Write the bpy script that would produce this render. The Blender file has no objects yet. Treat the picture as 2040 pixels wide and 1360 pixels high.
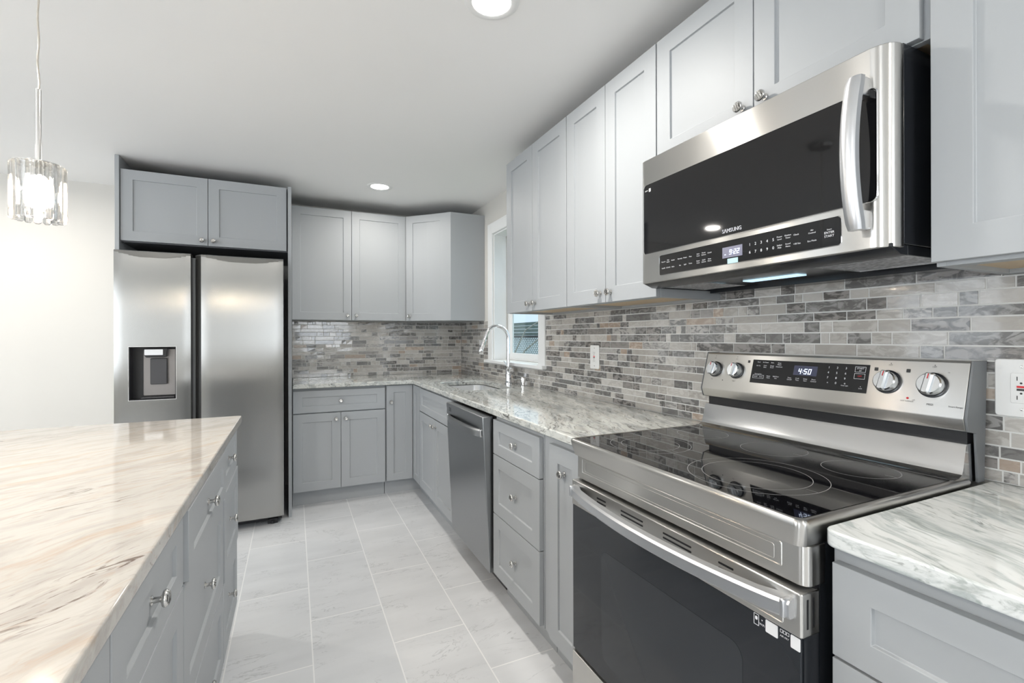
import bpy, bmesh, math, random
from mathutils import Vector, Matrix
random.seed(7)
D = bpy.data
SC = bpy.context.scene
COL = SC.collection

# ------------------------------------------------------------------ camera, world, lights, exposure
def make_camera():
    a, p, r = (math.radians(v) for v in (24.892, 0.015, -0.144))
    F = Vector((math.sin(a) * math.cos(p), math.cos(a) * math.cos(p), math.sin(p)))
    R = Vector((math.cos(a), -math.sin(a), 0))
    U = R.cross(F)
    R2 = R * math.cos(r) + U * math.sin(r)
    U2 = -R * math.sin(r) + U * math.cos(r)
    cam = D.cameras.new('camera')
    cam.sensor_fit = 'HORIZONTAL'; cam.sensor_width = 36
    cam.lens = 937.18 / 2040 * 36
    cam.shift_y = -8.97 / 2040
    cam.clip_start = 0.02
    o = D.objects.new('camera', cam); COL.objects.link(o)
    m = Matrix((R2, U2, -F)).transposed().to_4x4()
    m.translation = Vector((0, 0, 1.246))
    o.matrix_world = m
    SC.camera = o
make_camera()

w = D.worlds.new('daylight_sky'); SC.world = w; w.use_nodes = True
w.node_tree.nodes['Background'].inputs[0].default_value = (0.72, 0.86, 1.0, 1)
w.node_tree.nodes['Background'].inputs[1].default_value = 1.1

def area(name, loc, direction, sx, sy, power, col, spread=180, shape='RECTANGLE', parent=None):
    l = D.lights.new(name, 'AREA'); l.shape = shape; l.size = sx
    if shape == 'RECTANGLE': l.size_y = sy
    l.energy = power; l.color = col; l.spread = math.radians(spread)
    o = D.objects.new(name, l); COL.objects.link(o)
    o.location = loc
    o.rotation_euler = Vector(direction).to_track_quat('-Z', 'Y').to_euler()
    if parent is not None: o.parent = parent
    return o
# area lights standing in for daylight at unseen windows, added to fill the room
area('window_fill_left_rear', (-4.42, -2.4, 1.35), (1, 0, 0), 1.5, 1.25, 45, (0.90, 0.95, 1.0))
area('window_fill_rear_right', (.70, -3.62, 1.5), (0, 1, 0), 1.15, 1.15, 26, (0.90, 0.95, 1.0))
area('window_fill_left', (-4.42, 0.7, 1.35), (1, 0, 0), 1.6, 1.25, 50, (0.90, 0.95, 1.0))
area('window_fill_left_far', (-4.42, 3.0, 1.35), (1, 0, 0), 0.95, 1.25, 9, (0.90, 0.95, 1.0))
area('daylight_sink_window', (3.1, 3.3, 3.1), (-1, 0, -.85), 1.6, 1.8, 70, (0.86, 0.94, 1.0))
DOWNLIGHT_W = 13.5
PENDANT_W = 8.0

SC.view_settings.view_transform = 'Standard'
SC.view_settings.look = 'None'
SC.view_settings.gamma = 1
SC.view_settings.use_curve_mapping = False
SC.view_settings.exposure = 0.17
cy = SC.cycles
cy.use_denoising = True
try: cy.denoiser = 'OPENIMAGEDENOISE'
except Exception: pass
cy.max_bounces = 10; cy.diffuse_bounces = 6; cy.glossy_bounces = 6
cy.transmission_bounces = 8; cy.transparent_max_bounces = 16
cy.caustics_reflective = False; cy.caustics_refractive = False
cy.sample_clamp_indirect = 6

# ------------------------------------------------------------------ dimensions (metres)
XW = 1.496      # right wall
YB = 4.387      # tiled back wall
ZC = 2.383      # ceiling
ZT = 0.906      # worktop
XF = 0.866      # door faces, right run
YF = 3.762      # door faces, back run
XU = 1.173      # upper door faces, right wall
YU = 4.094      # upper door faces, back wall
ZUB, ZUT = 1.387, 2.293

# ------------------------------------------------------------------ materials
MAT = {}
def mat(name):
    m = D.materials.new(name); m.use_nodes = True; MAT[name] = m
    return m, m.node_tree.nodes, m.node_tree.links, m.node_tree.nodes['Principled BSDF']
def simple(name, col, rough=.5, metal=0, coat=0, spec=.5, emit=None, es=0, noise=0):
    m, N, L, b = mat(name)
    b.inputs['Base Color'].default_value = (*col, 1)
    b.inputs['Roughness'].default_value = rough
    b.inputs['Metallic'].default_value = metal
    b.inputs['Coat Weight'].default_value = coat
    b.inputs['Specular IOR Level'].default_value = spec
    if emit:
        b.inputs['Emission Color'].default_value = (*emit, 1)
        b.inputs['Emission Strength'].default_value = es
    if noise:
        t = N.new('ShaderNodeTexCoord'); n = N.new('ShaderNodeTexNoise')
        n.inputs['Scale'].default_value = 3; n.inputs['Detail'].default_value = 3
        L.new(t.outputs['Object'], n.inputs['Vector'])
        mx = N.new('ShaderNodeMix'); mx.data_type = 'RGBA'
        mx.inputs[6].default_value = (*[c * (1 - noise) for c in col], 1)
        mx.inputs[7].default_value = (*[min(1, c * (1 + noise)) for c in col], 1)
        L.new(n.outputs['Fac'], mx.inputs[0]); L.new(mx.outputs[2], b.inputs['Base Color'])
    return m
def steel(name, col, rough, aniso, tangent, fine=900, stretch=(1, 1, 1)):
    m, N, L, b = mat(name)
    b.inputs['Base Color'].default_value = (*col, 1)
    b.inputs['Metallic'].default_value = 1
    b.inputs['Roughness'].default_value = rough
    b.inputs['Anisotropic'].default_value = aniso
    c = N.new('ShaderNodeCombineXYZ')
    for i in range(3): c.inputs[i].default_value = tangent[i] + (.03, .05, .04)[i]
    L.new(c.outputs[0], b.inputs['Tangent'])
    return m

simple('cabinet_paint', (.40, .418, .434), .46, spec=.28, noise=.02)
simple('cabinet_dark_edge', (.10, .105, .115), .5)
simple('raw_ply', (.62, .49, .34), .6, noise=.08)
simple('wall_paint', (.69, .672, .635), .7, noise=.01)
simple('ceiling_paint', (.88, .875, .865), .8)
simple('white_trim', (.86, .87, .87), .35)
simple('white_plastic', (.85, .85, .84), .3)
simple('black_plastic', (.012, .012, .014), .35)
simple('black_enamel', (.018, .02, .024), .22)
simple('dark_grey_plastic', (.06, .06, .065), .4)
simple('grey_body', (.20, .21, .22), .45, metal=.3)
simple('black_glass', (.006, .006, .007), .04, spec=.5)
simple('cook_glass', (.004, .004, .005), .025, spec=.6)
simple('oven_glass', (.014, .017, .022), .05)
simple('oven_window', (.024, .028, .034), .06)
simple('ring_print', (.30, .30, .30), .3)
simple('print_white', (.75, .75, .77), .5, emit=(.8, .8, .85), es=.15)
simple('print_dark', (.04, .04, .04), .5)
simple('print_red', (.7, .02, .03), .4)
simple('chrome', (.85, .85, .86), .09, metal=1)
simple('nickel', (.68, .67, .65), .18, metal=1)
simple('label_white', (.82, .83, .85), .4)
simple('label_blue', (.50, .74, .82), .4)
simple('clock_screen', (.16, .16, .20), .15, emit=(.25, .25, .36), es=.35)
simple('clock_screen_dark', (.03, .03, .045), .12, emit=(.05, .06, .12), es=.4)
simple('digit_light', (.8, .85, 1), .5, emit=(.72, .82, 1), es=1.4)
simple('range_knob_metal', (.62, .64, .66), .22, metal=1)
simple('lamp_lens', (.9, .9, .9), .5, emit=(1, .97, .93), es=7)
simple('bulb', (1, .9, .7), .4, emit=(1, .88, .70), es=60)
simple('hood_lamp', (.6, .8, .9), .4, emit=(.55, .80, .95), es=1.0)
simple('wood_fence', (.13, .17, .15), .8, noise=.25)
simple('fence_rail', (.035, .04, .04), .8)
simple('lattice_paint', (.42, .47, .46), .7)
simple('grass', (.12, .2, .08), .9, noise=.3)
simple('bark', (.45, .42, .38), .9)
simple('clear_cord', (.62, .58, .52), .25, metal=.4)
steel('steel_front', (.60, .588, .565), .28, .93, (0, 0, 1), stretch=(3, 3, 400))
steel('steel_fridge', (.335, .331, .318), .24, .95, (1, 0, 0), stretch=(400, 20, 3))
steel('steel_dishwasher', (.36, .37, .38), .30, .6, (0, 1, 0), stretch=(3, 400, 3))
simple('dispenser_plate', (.30, .285, .28), .32, metal=.6)
steel('steel_polished', (.62, .62, .62), .14, .3, (0, 0, 1), stretch=(3, 3, 100))
steel('steel_handle', (.70, .71, .73), .30, .5, (0, 0, 1), stretch=(3, 3, 200))
steel('steel_handle_long', (.64, .65, .67), .36, .4, (0, 1, 0), stretch=(3, 200, 3))
steel('steel_sink', (.80, .80, .80), .34, .1, (0, 0, 1), stretch=(3, 3, 200))

def mesh_filter_mat():
    m, N, L, b = mat('filter_mesh')
    t = N.new('ShaderNodeTexCoord'); v = N.new('ShaderNodeTexVoronoi'); v.inputs['Scale'].default_value = 110
    L.new(t.outputs['Object'], v.inputs['Vector'])
    r = N.new('ShaderNodeValToRGB'); r.color_ramp.elements[0].color = (.9, .9, .92, 1); r.color_ramp.elements[1].color = (.28, .28, .30, 1)
    r.color_ramp.elements[1].position = .7
    L.new(v.outputs['Distance'], r.inputs[0]); L.new(r.outputs[0], b.inputs['Base Color'])
    b.inputs['Metallic'].default_value = .25; b.inputs['Roughness'].default_value = .35
    bp = N.new('ShaderNodeBump'); bp.inputs['Distance'].default_value = .003
    L.new(v.outputs['Distance'], bp.inputs['Height']); L.new(bp.outputs[0], b.inputs['Normal'])
mesh_filter_mat()

def pane_glass():
    m, N, L, b = mat('pane_glass')
    N.remove(b)
    out = N['Material Output']
    tr = N.new('ShaderNodeBsdfTransparent'); tr.inputs[0].default_value = (.93, .97, .97, 1)
    gl = N.new('ShaderNodeBsdfGlossy'); gl.inputs['Roughness'].default_value = .02
    lw = N.new('ShaderNodeLayerWeight'); lw.inputs[0].default_value = .5
    pw = N.new('ShaderNodeMath'); pw.operation = 'POWER'; pw.inputs[1].default_value = 4; L.new(lw.outputs['Facing'], pw.inputs[0])
    fr = N.new('ShaderNodeMath'); fr.operation = 'MULTIPLY_ADD'; fr.inputs[1].default_value = .5; fr.inputs[2].default_value = .04; L.new(pw.outputs[0], fr.inputs[0])
    mx = N.new('ShaderNodeMixShader')
    L.new(fr.outputs[0], mx.inputs[0]); L.new(tr.outputs[0], mx.inputs[1]); L.new(gl.outputs[0], mx.inputs[2])
    L.new(mx.outputs[0], out.inputs[0])
pane_glass()
def crystal():
    m, N, L, b = mat('crystal')
    b.inputs['Base Color'].default_value = (1, .98, .95, 1)
    b.inputs['Roughness'].default_value = .02
    b.inputs['Transmission Weight'].default_value = 1
    b.inputs['IOR'].default_value = 1.5
    out = N['Material Output']
    tr = N.new('ShaderNodeBsdfTransparent'); mx = N.new('ShaderNodeMixShader'); mx.inputs[0].default_value = .30
    L.new(b.outputs[0], mx.inputs[1]); L.new(tr.outputs[0], mx.inputs[2]); L.new(mx.outputs[0], out.inputs[0])
crystal()

def ramp(N, els):
    r = N.new('ShaderNodeValToRGB'); cr = r.color_ramp
    cr.elements[0].position, cr.elements[0].color = els[0][0], (*els[0][1], 1)
    cr.elements[1].position, cr.elements[1].color = els[-1][0], (*els[-1][1], 1)
    for p, c in els[1:-1]:
        e = cr.elements.new(p); e.color = (*c, 1)
    return r
def granite(name, ang, base, mid, tan, dark, dark_lo, offset, tanw=.6, scale=1.0, fine=.5):
    """polished stone with drifting mineral streaks along one direction"""
    m, N, L, b = mat(name)
    t = N.new('ShaderNodeTexCoord')
    mp = N.new('ShaderNodeMapping'); mp.vector_type = 'TEXTURE'
    mp.inputs['Rotation'].default_value = (0, 0, math.radians(ang)); mp.inputs['Location'].default_value = offset
    L.new(t.outputs['Object'], mp.inputs[0])
    warp = N.new('ShaderNodeTexNoise'); warp.inputs['Scale'].default_value = 2.2; warp.inputs['Detail'].default_value = 3
    L.new(mp.outputs[0], warp.inputs['Vector'])
    wa = N.new('ShaderNodeVectorMath'); wa.operation = 'MULTIPLY_ADD'
    wa.inputs[1].default_value = (.20, .20, .1); L.new(warp.outputs['Color'], wa.inputs[0]); L.new(mp.outputs[0], wa.inputs[2])
    def streak(sx, sy, det, dist, seed):
        s = N.new('ShaderNodeMapping'); s.inputs['Scale'].default_value = (sx * scale, sy * scale, sy * scale)
        s.inputs['Location'].default_value = (seed, seed * 1.7, seed * .3)
        L.new(wa.outputs[0], s.inputs[0])
        n = N.new('ShaderNodeTexNoise'); n.inputs['Scale'].default_value = 1; n.inputs['Detail'].default_value = det
        n.inputs['Roughness'].default_value = .62; n.inputs['Distortion'].default_value = dist
        L.new(s.outputs[0], n.inputs['Vector']); return n
    def mix(fac, a, c):
        x = N.new('ShaderNodeMix'); x.data_type = 'RGBA'
        L.new(fac, x.inputs[0])
        if isinstance(a, tuple): x.inputs[6].default_value = (*a, 1)
        else: L.new(a, x.inputs[6])
        x.inputs[7].default_value = (*c, 1)
        return x.outputs[2]
    def lev(sock, lo, hi, amp=1):
        r = N.new('ShaderNodeMapRange'); r.inputs['From Min'].default_value = lo; r.inputs['From Max'].default_value = hi
        r.inputs['To Max'].default_value = amp; r.interpolation_type = 'SMOOTHSTEP'
        L.new(sock, r.inputs[0]); return r.outputs[0]
    def mul(a, c):
        x = N.new('ShaderNodeMath'); x.operation = 'MULTIPLY'; L.new(a, x.inputs[0]); L.new(c, x.inputs[1]); return x.outputs[0]
    a = streak(3, 13, 8, .6, 1.3)
    col = mix(lev(a.outputs['Fac'], .46, .66, .85), base, mid)
    c = streak(2.2, 17, 9, .9, 7.7)
    col = mix(lev(c.outputs['Fac'], .53, .70, tanw), col, tan)
    e = streak(11, 52, 9, .7, 5.9)
    col = mix(lev(e.outputs['Fac'], .50, .64, fine), col, mid)
    e2 = streak(16, 70, 9, .7, 9.3)
    col = mix(lev(e2.outputs['Fac'], .54, .68, fine * .8), col, tan)
    d = streak(9, 44, 8, 1.4, 3.1); d2 = streak(1.6, 5, 3, .3, 11.2)
    col = mix(mul(lev(d.outputs['Fac'], .54, .66, 1), lev(d2.outputs['Fac'], dark_lo, dark_lo + .16, .9)), col, dark)
    L.new(col, b.inputs['Base Color'])
    b.inputs['Roughness'].default_value = .07; b.inputs['Specular IOR Level'].default_value = .55
granite('granite_island', 40, (.52, .50, .47), (.40, .375, .35), (.44, .33, .24), (.13, .09, .07), .50, (0, 0, 0), .55)
granite('granite_counter', 72, (.62, .63, .60), (.30, .32, .32), (.38, .35, .30), (.05, .045, .04), .36, (2.3, .4, 0), .5, fine=.7)
granite('granite_counter_near', 62, (.72, .74, .73), (.38, .42, .42), (.24, .28, .26), (.08, .09, .08), .48, (5.1, 1.4, 0), .65, fine=.7)

def floor_mat():
    m, N, L, b = mat('marble_floor_tile')
    t = N.new('ShaderNodeTexCoord'); sp = N.new('ShaderNodeSeparateXYZ'); L.new(t.outputs['Object'], sp.inputs[0])
    cb = N.new('ShaderNodeCombineXYZ')
    def add(s, v):
        a = N.new('ShaderNodeMath'); a.operation = 'ADD'; L.new(s, a.inputs[0]); a.inputs[1].default_value = v; return a.outputs[0]
    L.new(add(sp.outputs['Y'], -2.25 + 6.1 + .305), cb.inputs[0]); L.new(add(sp.outputs['X'], -.065 + .3025 * 20), cb.inputs[1])
    br = N.new('ShaderNodeTexBrick'); br.offset = .5; br.offset_frequency = 2
    br.inputs['Scale'].default_value = 1; br.inputs['Brick Width'].default_value = .61; br.inputs['Row Height'].default_value = .3025
    br.inputs['Mortar Size'].default_value = .0028; br.inputs['Mortar Smooth'].default_value = .2
    br.inputs['Color1'].default_value = (0, 0, 0, 1); br.inputs['Color2'].default_value = (1, 1, 1, 1)
    L.new(cb.outputs[0], br.inputs['Vector'])
    # per-tile shift of the vein pattern
    off = N.new('ShaderNodeVectorMath'); off.operation = 'MULTIPLY_ADD'; off.inputs[1].default_value = (7, 5, 0)
    L.new(br.outputs['Color'], off.inputs[0]); L.new(t.outputs['Object'], off.inputs[2])
    mp = N.new('ShaderNodeMapping'); mp.inputs['Rotation'].default_value = (0, 0, -.25); mp.inputs['Scale'].default_value = (1.1, 3.4, 1)
    L.new(off.outputs[0], mp.inputs[0])
    n1 = N.new('ShaderNodeTexNoise'); n1.inputs['Scale'].default_value = 3.2; n1.inputs['Detail'].default_value = 7; n1.inputs['Roughness'].default_value = .62; n1.inputs['Distortion'].default_value = .8
    L.new(mp.outputs[0], n1.inputs['Vector'])
    sub = N.new('ShaderNodeMath'); sub.operation = 'SUBTRACT'; sub.inputs[1].default_value = .5; L.new(n1.outputs['Fac'], sub.inputs[0])
    ab = N.new('ShaderNodeMath'); ab.operation = 'ABSOLUTE'; L.new(sub.outputs[0], ab.inputs[0])
    r = N.new('ShaderNodeMapRange'); r.inputs['From Max'].default_value = .012; r.inputs['To Min'].default_value = 1; r.inputs['To Max'].default_value = 0
    L.new(ab.outputs[0], r.inputs[0])
    n2 = N.new('ShaderNodeTexNoise'); n2.inputs['Scale'].default_value = 4.5; n2.inputs['Detail'].default_value = 4; L.new(off.outputs[0], n2.inputs['Vector'])
    r2 = N.new('ShaderNodeMapRange'); r2.inputs['From Min'].default_value = .45; r2.inputs['From Max'].default_value = .62; r2.inputs['To Max'].default_value = .6
    L.new(n2.outputs['Fac'], r2.inputs[0])
    mu = N.new('ShaderNodeMath'); mu.operation = 'MULTIPLY'; L.new(r.outputs[0], mu.inputs[0]); L.new(r2.outputs[0], mu.inputs[1])
    n3 = N.new('ShaderNodeTexNoise'); n3.inputs['Scale'].default_value = 2.2; n3.inputs['Detail'].default_value = 6; L.new(mp.outputs[0], n3.inputs['Vector'])
    rr = ramp(N, [(.3, (.72, .73, .745)), (.7, (.64, .65, .665))]); L.new(n3.outputs['Fac'], rr.inputs[0])
    m1 = N.new('ShaderNodeMix'); m1.data_type = 'RGBA'; L.new(mu.outputs[0], m1.inputs[0]); L.new(rr.outputs[0], m1.inputs[6]); m1.inputs[7].default_value = (.30, .31, .32, 1)
    m2 = N.new('ShaderNodeMix'); m2.data_type = 'RGBA'; L.new(br.outputs['Fac'], m2.inputs[0]); L.new(m1.outputs[2], m2.inputs[6]); m2.inputs[7].default_value = (.86, .86, .86, 1)
    L.new(m2.outputs[2], b.inputs['Base Color'])
    b.inputs['Roughness'].default_value = .26
floor_mat()

def splash_mat():
    m, N, L, b = mat('glass_mosaic')
    at = N.new('ShaderNodeAttribute'); at.attribute_name = 'tile'; at.attribute_type = 'GEOMETRY'
    sp = N.new('ShaderNodeSeparateColor'); L.new(at.outputs['Color'], sp.inputs[0])
    t = N.new('ShaderNodeTexCoord')
    off = N.new('ShaderNodeVectorMath'); off.operation = 'MULTIPLY_ADD'; off.inputs[1].default_value = (9, 9, 9)
    L.new(at.outputs['Color'], off.inputs[0]); L.new(t.outputs['Object'], off.inputs[2])
    base = ramp(N, [(0, (.40, .375, .345)), (.26, (.50, .475, .445)), (.42, (.30, .28, .265)), (.54, (.47, .45, .43)), (.63, (.38, .30, .24)), (.69, (.145, .14, .135)), (1, (.10, .10, .10))])
    base.color_ramp.interpolation = 'CONSTANT'; L.new(sp.outputs[0], base.inputs[0])
    vein = ramp(N, [(0, (.52, .50, .47)), (.26, (.60, .58, .55)), (.42, (.09, .085, .08)), (.54, (.17, .165, .16)), (.63, (.54, .46, .39)), (.69, (.34, .33, .32)), (1, (.30, .30, .30))])
    vein.color_ramp.interpolation = 'CONSTANT'; L.new(sp.outputs[0], vein.inputs[0])
    mp = N.new('ShaderNodeMapping'); mp.inputs['Scale'].default_value = (1, 1, 2.2); L.new(off.outputs[0], mp.inputs[0])
    n = N.new('ShaderNodeTexNoise'); n.inputs['Scale'].default_value = 22; n.inputs['Detail'].default_value = 8; n.inputs['Distortion'].default_value = 1.3; n.inputs['Roughness'].default_value = .6
    L.new(mp.outputs[0], n.inputs['Vector'])
    r = N.new('ShaderNodeMapRange'); r.inputs['From Min'].default_value = .45; r.inputs['From Max'].default_value = .57; L.new(n.outputs['Fac'], r.inputs[0])
    am = N.new('ShaderNodeMath'); am.operation = 'MULTIPLY'; L.new(r.outputs[0], am.inputs[0]); L.new(sp.outputs[1], am.inputs[1])
    mx = N.new('ShaderNodeMix'); mx.data_type = 'RGBA'; L.new(am.outputs[0], mx.inputs[0]); L.new(base.outputs[0], mx.inputs[6]); L.new(vein.outputs[0], mx.inputs[7])
    L.new(mx.outputs[2], b.inputs['Base Color'])
    b.inputs['Roughness'].default_value = .12; b.inputs['Coat Weight'].default_value = .6; b.inputs['Coat Roughness'].default_value = .04
    bp = N.new('ShaderNodeBump'); bp.inputs['Distance'].default_value = .0012; bp.inputs['Strength'].default_value = .35
    L.new(n.outputs['Fac'], bp.inputs['Height']); L.new(bp.outputs[0], b.inputs['Normal'])
splash_mat()
simple('grout', (.74, .74, .72), .8)

# ------------------------------------------------------------------ mesh helpers
class MB:
    def __init__(s): s.v = []; s.f = []
    def add(s, vs, fs):
        k = len(s.v); s.v += [tuple(p) for p in vs]; s.f += [tuple(i + k for i in f) for f in fs]; return s
    def box(s, x0, x1, y0, y1, z0, z1):
        vs = [(x, y, z) for x in (x0, x1) for y in (y0, y1) for z in (z0, z1)]
        return s.add(vs, [(0, 1, 3, 2), (4, 6, 7, 5), (0, 4, 5, 1), (2, 3, 7, 6), (0, 2, 6, 4), (1, 5, 7, 3)])
    def prism(s, poly, axis, a, b):
        """poly: 2D points in the two other axes (x,y | x,z | y,z order), extruded from a to b"""
        def p(q, c):
            if axis == 'z': return (q[0], q[1], c)
            if axis == 'y': return (q[0], c, q[1])
            return (c, q[0], q[1])
        n = len(poly)
        vs = [p(q, a) for q in poly] + [p(q, b) for q in poly]
        fs = [tuple(range(n - 1, -1, -1)), tuple(range(n, 2 * n))] + [(i, (i + 1) % n, n + (i + 1) % n, n + i) for i in range(n)]
        return s.add(vs, fs)
    def loc_prism(s, poly, O, u, v, n, d0, d1):
        O, u, v, n = map(Vector, (O, u, v, n)); k = len(poly)
        vs = [O + u * a + v * b + n * d0 for a, b in poly] + [O + u * a + v * b + n * d1 for a, b in poly]
        fs = [tuple(range(k - 1, -1, -1)), tuple(range(k, 2 * k))] + [(i, (i + 1) % k, k + (i + 1) % k, k + i) for i in range(k)]
        return s.add(vs, fs)
    def lathe(s, prof, O=(0, 0, 0), axis=(0, 0, 1), seg=32):
        A = Vector(axis).normalized(); q = A.to_track_quat('Z', 'Y'); O = Vector(O); vs = []; fs = []
        rings = []
        for r, h in prof:
            if r < 1e-6: rings.append([len(vs)]); vs.append(O + A * h)
            else:
                rings.append(list(range(len(vs), len(vs) + seg)))
                for i in range(seg):
                    t = 2 * math.pi * i / seg; vs.append(O + q @ Vector((r * math.cos(t), r * math.sin(t), h)))
        for a, b in zip(rings, rings[1:]):
            for i in range(seg):
                j = (i + 1) % seg
                if len(a) == 1 and len(b) == 1: continue
                if len(a) == 1: fs.append((a[0], b[i], b[j]))
                elif len(b) == 1: fs.append((a[i], a[j], b[0]))
                else: fs.append((a[i], a[j], b[j], b[i]))
        return s.add(vs, fs)
    def tube(s, pts, r, seg=16, cap=True):
        pts = [Vector(p) for p in pts]; n = len(pts); vs = []; fs = []
        up = None
        for i, p in enumerate(pts):
            t = (pts[min(i + 1, n - 1)] - pts[max(i - 1, 0)]).normalized()
            if up is None: up = Vector((0, 1, 0)) if abs(t.y) < .9 else Vector((1, 0, 0))
            a = t.cross(up).normalized(); b = a.cross(t).normalized(); up = b
            rr = r[i] if isinstance(r, (list, tuple)) else r
            for k in range(seg):
                th = 2 * math.pi * k / seg; vs.append(p + a * rr * math.cos(th) + b * rr * math.sin(th))
        for i in range(n - 1):
            for k in range(seg):
                l = (k + 1) % seg; fs.append((i * seg + k, i * seg + l, (i + 1) * seg + l, (i + 1) * seg + k))
        if cap: fs += [tuple(range(seg - 1, -1, -1)), tuple(range((n - 1) * seg, n * seg))]
        return s.add(vs, fs)
    def sections(s, secs, cap=True):
        """loft between equal-length closed sections"""
        m = len(secs[0]); vs = [p for sec in secs for p in sec]; fs = []
        for i in range(len(secs) - 1):
            for k in range(m):
                l = (k + 1) % m; fs.append((i * m + k, i * m + l, (i + 1) * m + l, (i + 1) * m + k))
        if cap: fs += [tuple(range(m - 1, -1, -1)), tuple(range((len(secs) - 1) * m, len(secs) * m))]
        return s.add(vs, fs)

def rrect(x0, x1, y0, y1, r, seg=6, corners=(1, 1, 1, 1)):
    """counter-clockwise rounded rectangle; corners: (x0y0, x1y0, x1y1, x0y1)"""
    out = []
    for (cx, cy, a0, on) in ((x0, y0, 180, corners[0]), (x1, y0, 270, corners[1]), (x1, y1, 0, corners[2]), (x0, y1, 90, corners[3])):
        if not on or r <= 0: out.append((cx, cy)); continue
        ox = cx + (r if cx == x0 else -r); oy = cy + (r if cy == y0 else -r)
        for k in range(seg + 1):
            a = math.radians(a0 + 90 * k / seg); out.append((ox + r * math.cos(a), oy + r * math.sin(a)))
    return out

def wloc(o):
    v = Vector((0, 0, 0))
    while o is not None: v += o.location; o = o.parent
    return v
def obj(name, mb, m, parent=None, bev=0, seg=2, smooth=True, angle=35, loc=None):
    """one mesh object; vertices are given in world space"""
    o = D.objects.new(name, None) if False else None
    me = D.meshes.new(name)
    base = Vector((0, 0, 0))
    if parent is not None: base = wloc(parent)
    elif loc is not None: base = Vector(loc)
    me.from_pydata([tuple(Vector(p) - base) for p in mb.v], [], mb.f)
    bm = bmesh.new(); bm.from_mesh(me); bmesh.ops.recalc_face_normals(bm, faces=bm.faces); bm.to_mesh(me); bm.free()
    if smooth:
        me.polygons.foreach_set('use_smooth', [True] * len(me.polygons)); me.set_sharp_from_angle(angle=math.radians(angle))
    me.materials.append(MAT[m] if isinstance(m, str) else m)
    o = D.objects.new(name, me); COL.objects.link(o)
    if parent is not None: o.parent = parent
    elif loc is not None: o.location = loc
    if bev:
        b = o.modifiers.new('edge', 'BEVEL'); b.width = bev; b.segments = seg; b.limit_method = 'ANGLE'; b.angle_limit = math.radians(40)
    return o
def tag(o, label, cat, group=None, kind=None):
    o['label'] = label; o['category'] = cat
    if group: o['group'] = group
    if kind: o['kind'] = kind
    return o
def thing(name, label, cat, loc, group=None):
    o = D.objects.new(name, None); COL.objects.link(o); o.location = loc; o.empty_display_size = .05
    return tag(o, label, cat, group)
def struct(name, mb, m, **k):
    o = obj(name, mb, m, **k); o['kind'] = 'structure'; return o

UX = ((0, -1, 0), (0, 0, 1), (-1, 0, 0))     # u, v, n of faces on the right wall run (looking at +X)
UY = ((1, 0, 0), (0, 0, 1), (0, -1, 0))      # faces on the back wall run
UI = ((0, 1, 0), (0, 0, 1), (1, 0, 0))       # island faces (looking at -X)

def shaker_mb(O, fr, w, h, t=.019, st=.062, rl=None, rec=.008, lip=.0015):
    """five-piece door: O = lower corner of the FRONT face, panel recessed"""
    u, v, n = (Vector(q) for q in fr); O = Vector(O); rl = rl or st
    m = MB()
    def P(a, b, d): return O + u * a + v * b + n * d
    o4 = [(0, 0), (w, 0), (w, h), (0, h)]; i4 = [(st, rl), (w - st, rl), (w - st, h - rl), (st, h - rl)]
    j4 = [(st + lip, rl + lip), (w - st - lip, rl + lip), (w - st - lip, h - rl - lip), (st + lip, h - rl - lip)]
    vs = [P(a, b, -t) for a, b in o4] + [P(a, b, 0) for a, b in o4] + [P(a, b, 0) for a, b in i4] + [P(a, b, -rec) for a, b in j4]
    fs = [(3, 2, 1, 0), (12, 13, 14, 15)]
    for i in range(4):
        j = (i + 1) % 4
        fs += [(i, j, 4 + j, 4 + i), (4 + i, 4 + j, 8 + j, 8 + i), (8 + i, 8 + j, 12 + j, 12 + i)]
    m.add(vs, fs); return m
KNOB = None
def knob_mesh():
    m = MB()
    m.lathe([(0, 0), (.0085, 0), (.0085, .002), (.0055, .004), (.005, .013), (.007, .016), (.0135, .018), (.0152, .0205), (.0152, .023), (.0128, .0262), (.0118, .0255), (0, .0255)], seg=24)
    for k in (-1, 0, 1):                       # twisted ridges across the face
        c = k * .0062; L = math.sqrt(.0112 ** 2 - c * c)
        m.tube([(-L, c, .0258), (-L * .5, c, .0272), (L * .5, c, .0272), (L, c, .0258)], .0017, 6)
    me = D.meshes.new('knob'); me.from_pydata(m.v, [], m.f)
    bm = bmesh.new(); bm.from_mesh(me); bmesh.ops.recalc_face_normals(bm, faces=bm.faces); bm.to_mesh(me); bm.free()
    me.polygons.foreach_set('use_smooth', [True] * len(me.polygons)); me.set_sharp_from_angle(angle=math.radians(40))
    me.materials.append(MAT['nickel']); return me
KNOB = knob_mesh()
def knob(parent, P, n, spin=None):
    o = D.objects.new('knob', KNOB); COL.objects.link(o); o.parent = parent
    o.location = Vector(P) - wloc(parent)
    q = Vector(n).to_track_quat('Z', 'Y')
    from mathutils import Quaternion
    o.rotation_mode = 'QUATERNION'
    o.rotation_quaternion = q @ Quaternion((0, 0, 1), random.uniform(0, 3.1) if spin is None else spin)
    return o
def front(parent, name, O, fr, w, h, knobs=(), st=.062, rl=None, push=0):
    """door or drawer front with optional knob positions (u, v)"""
    u, v, n = (Vector(q) for q in fr); O = Vector(O) + n * push
    d = obj(name, shaker_mb(O, fr, w, h, st=st, rl=rl), 'cabinet_paint', parent, bev=.0012)
    for a, b in knobs:
        inside = st < a < w - st and (rl or st) < b < h - (rl or st)
        knob(d, O + u * a + v * b + n * (-.008 if inside else 0), n)
    return d

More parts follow.
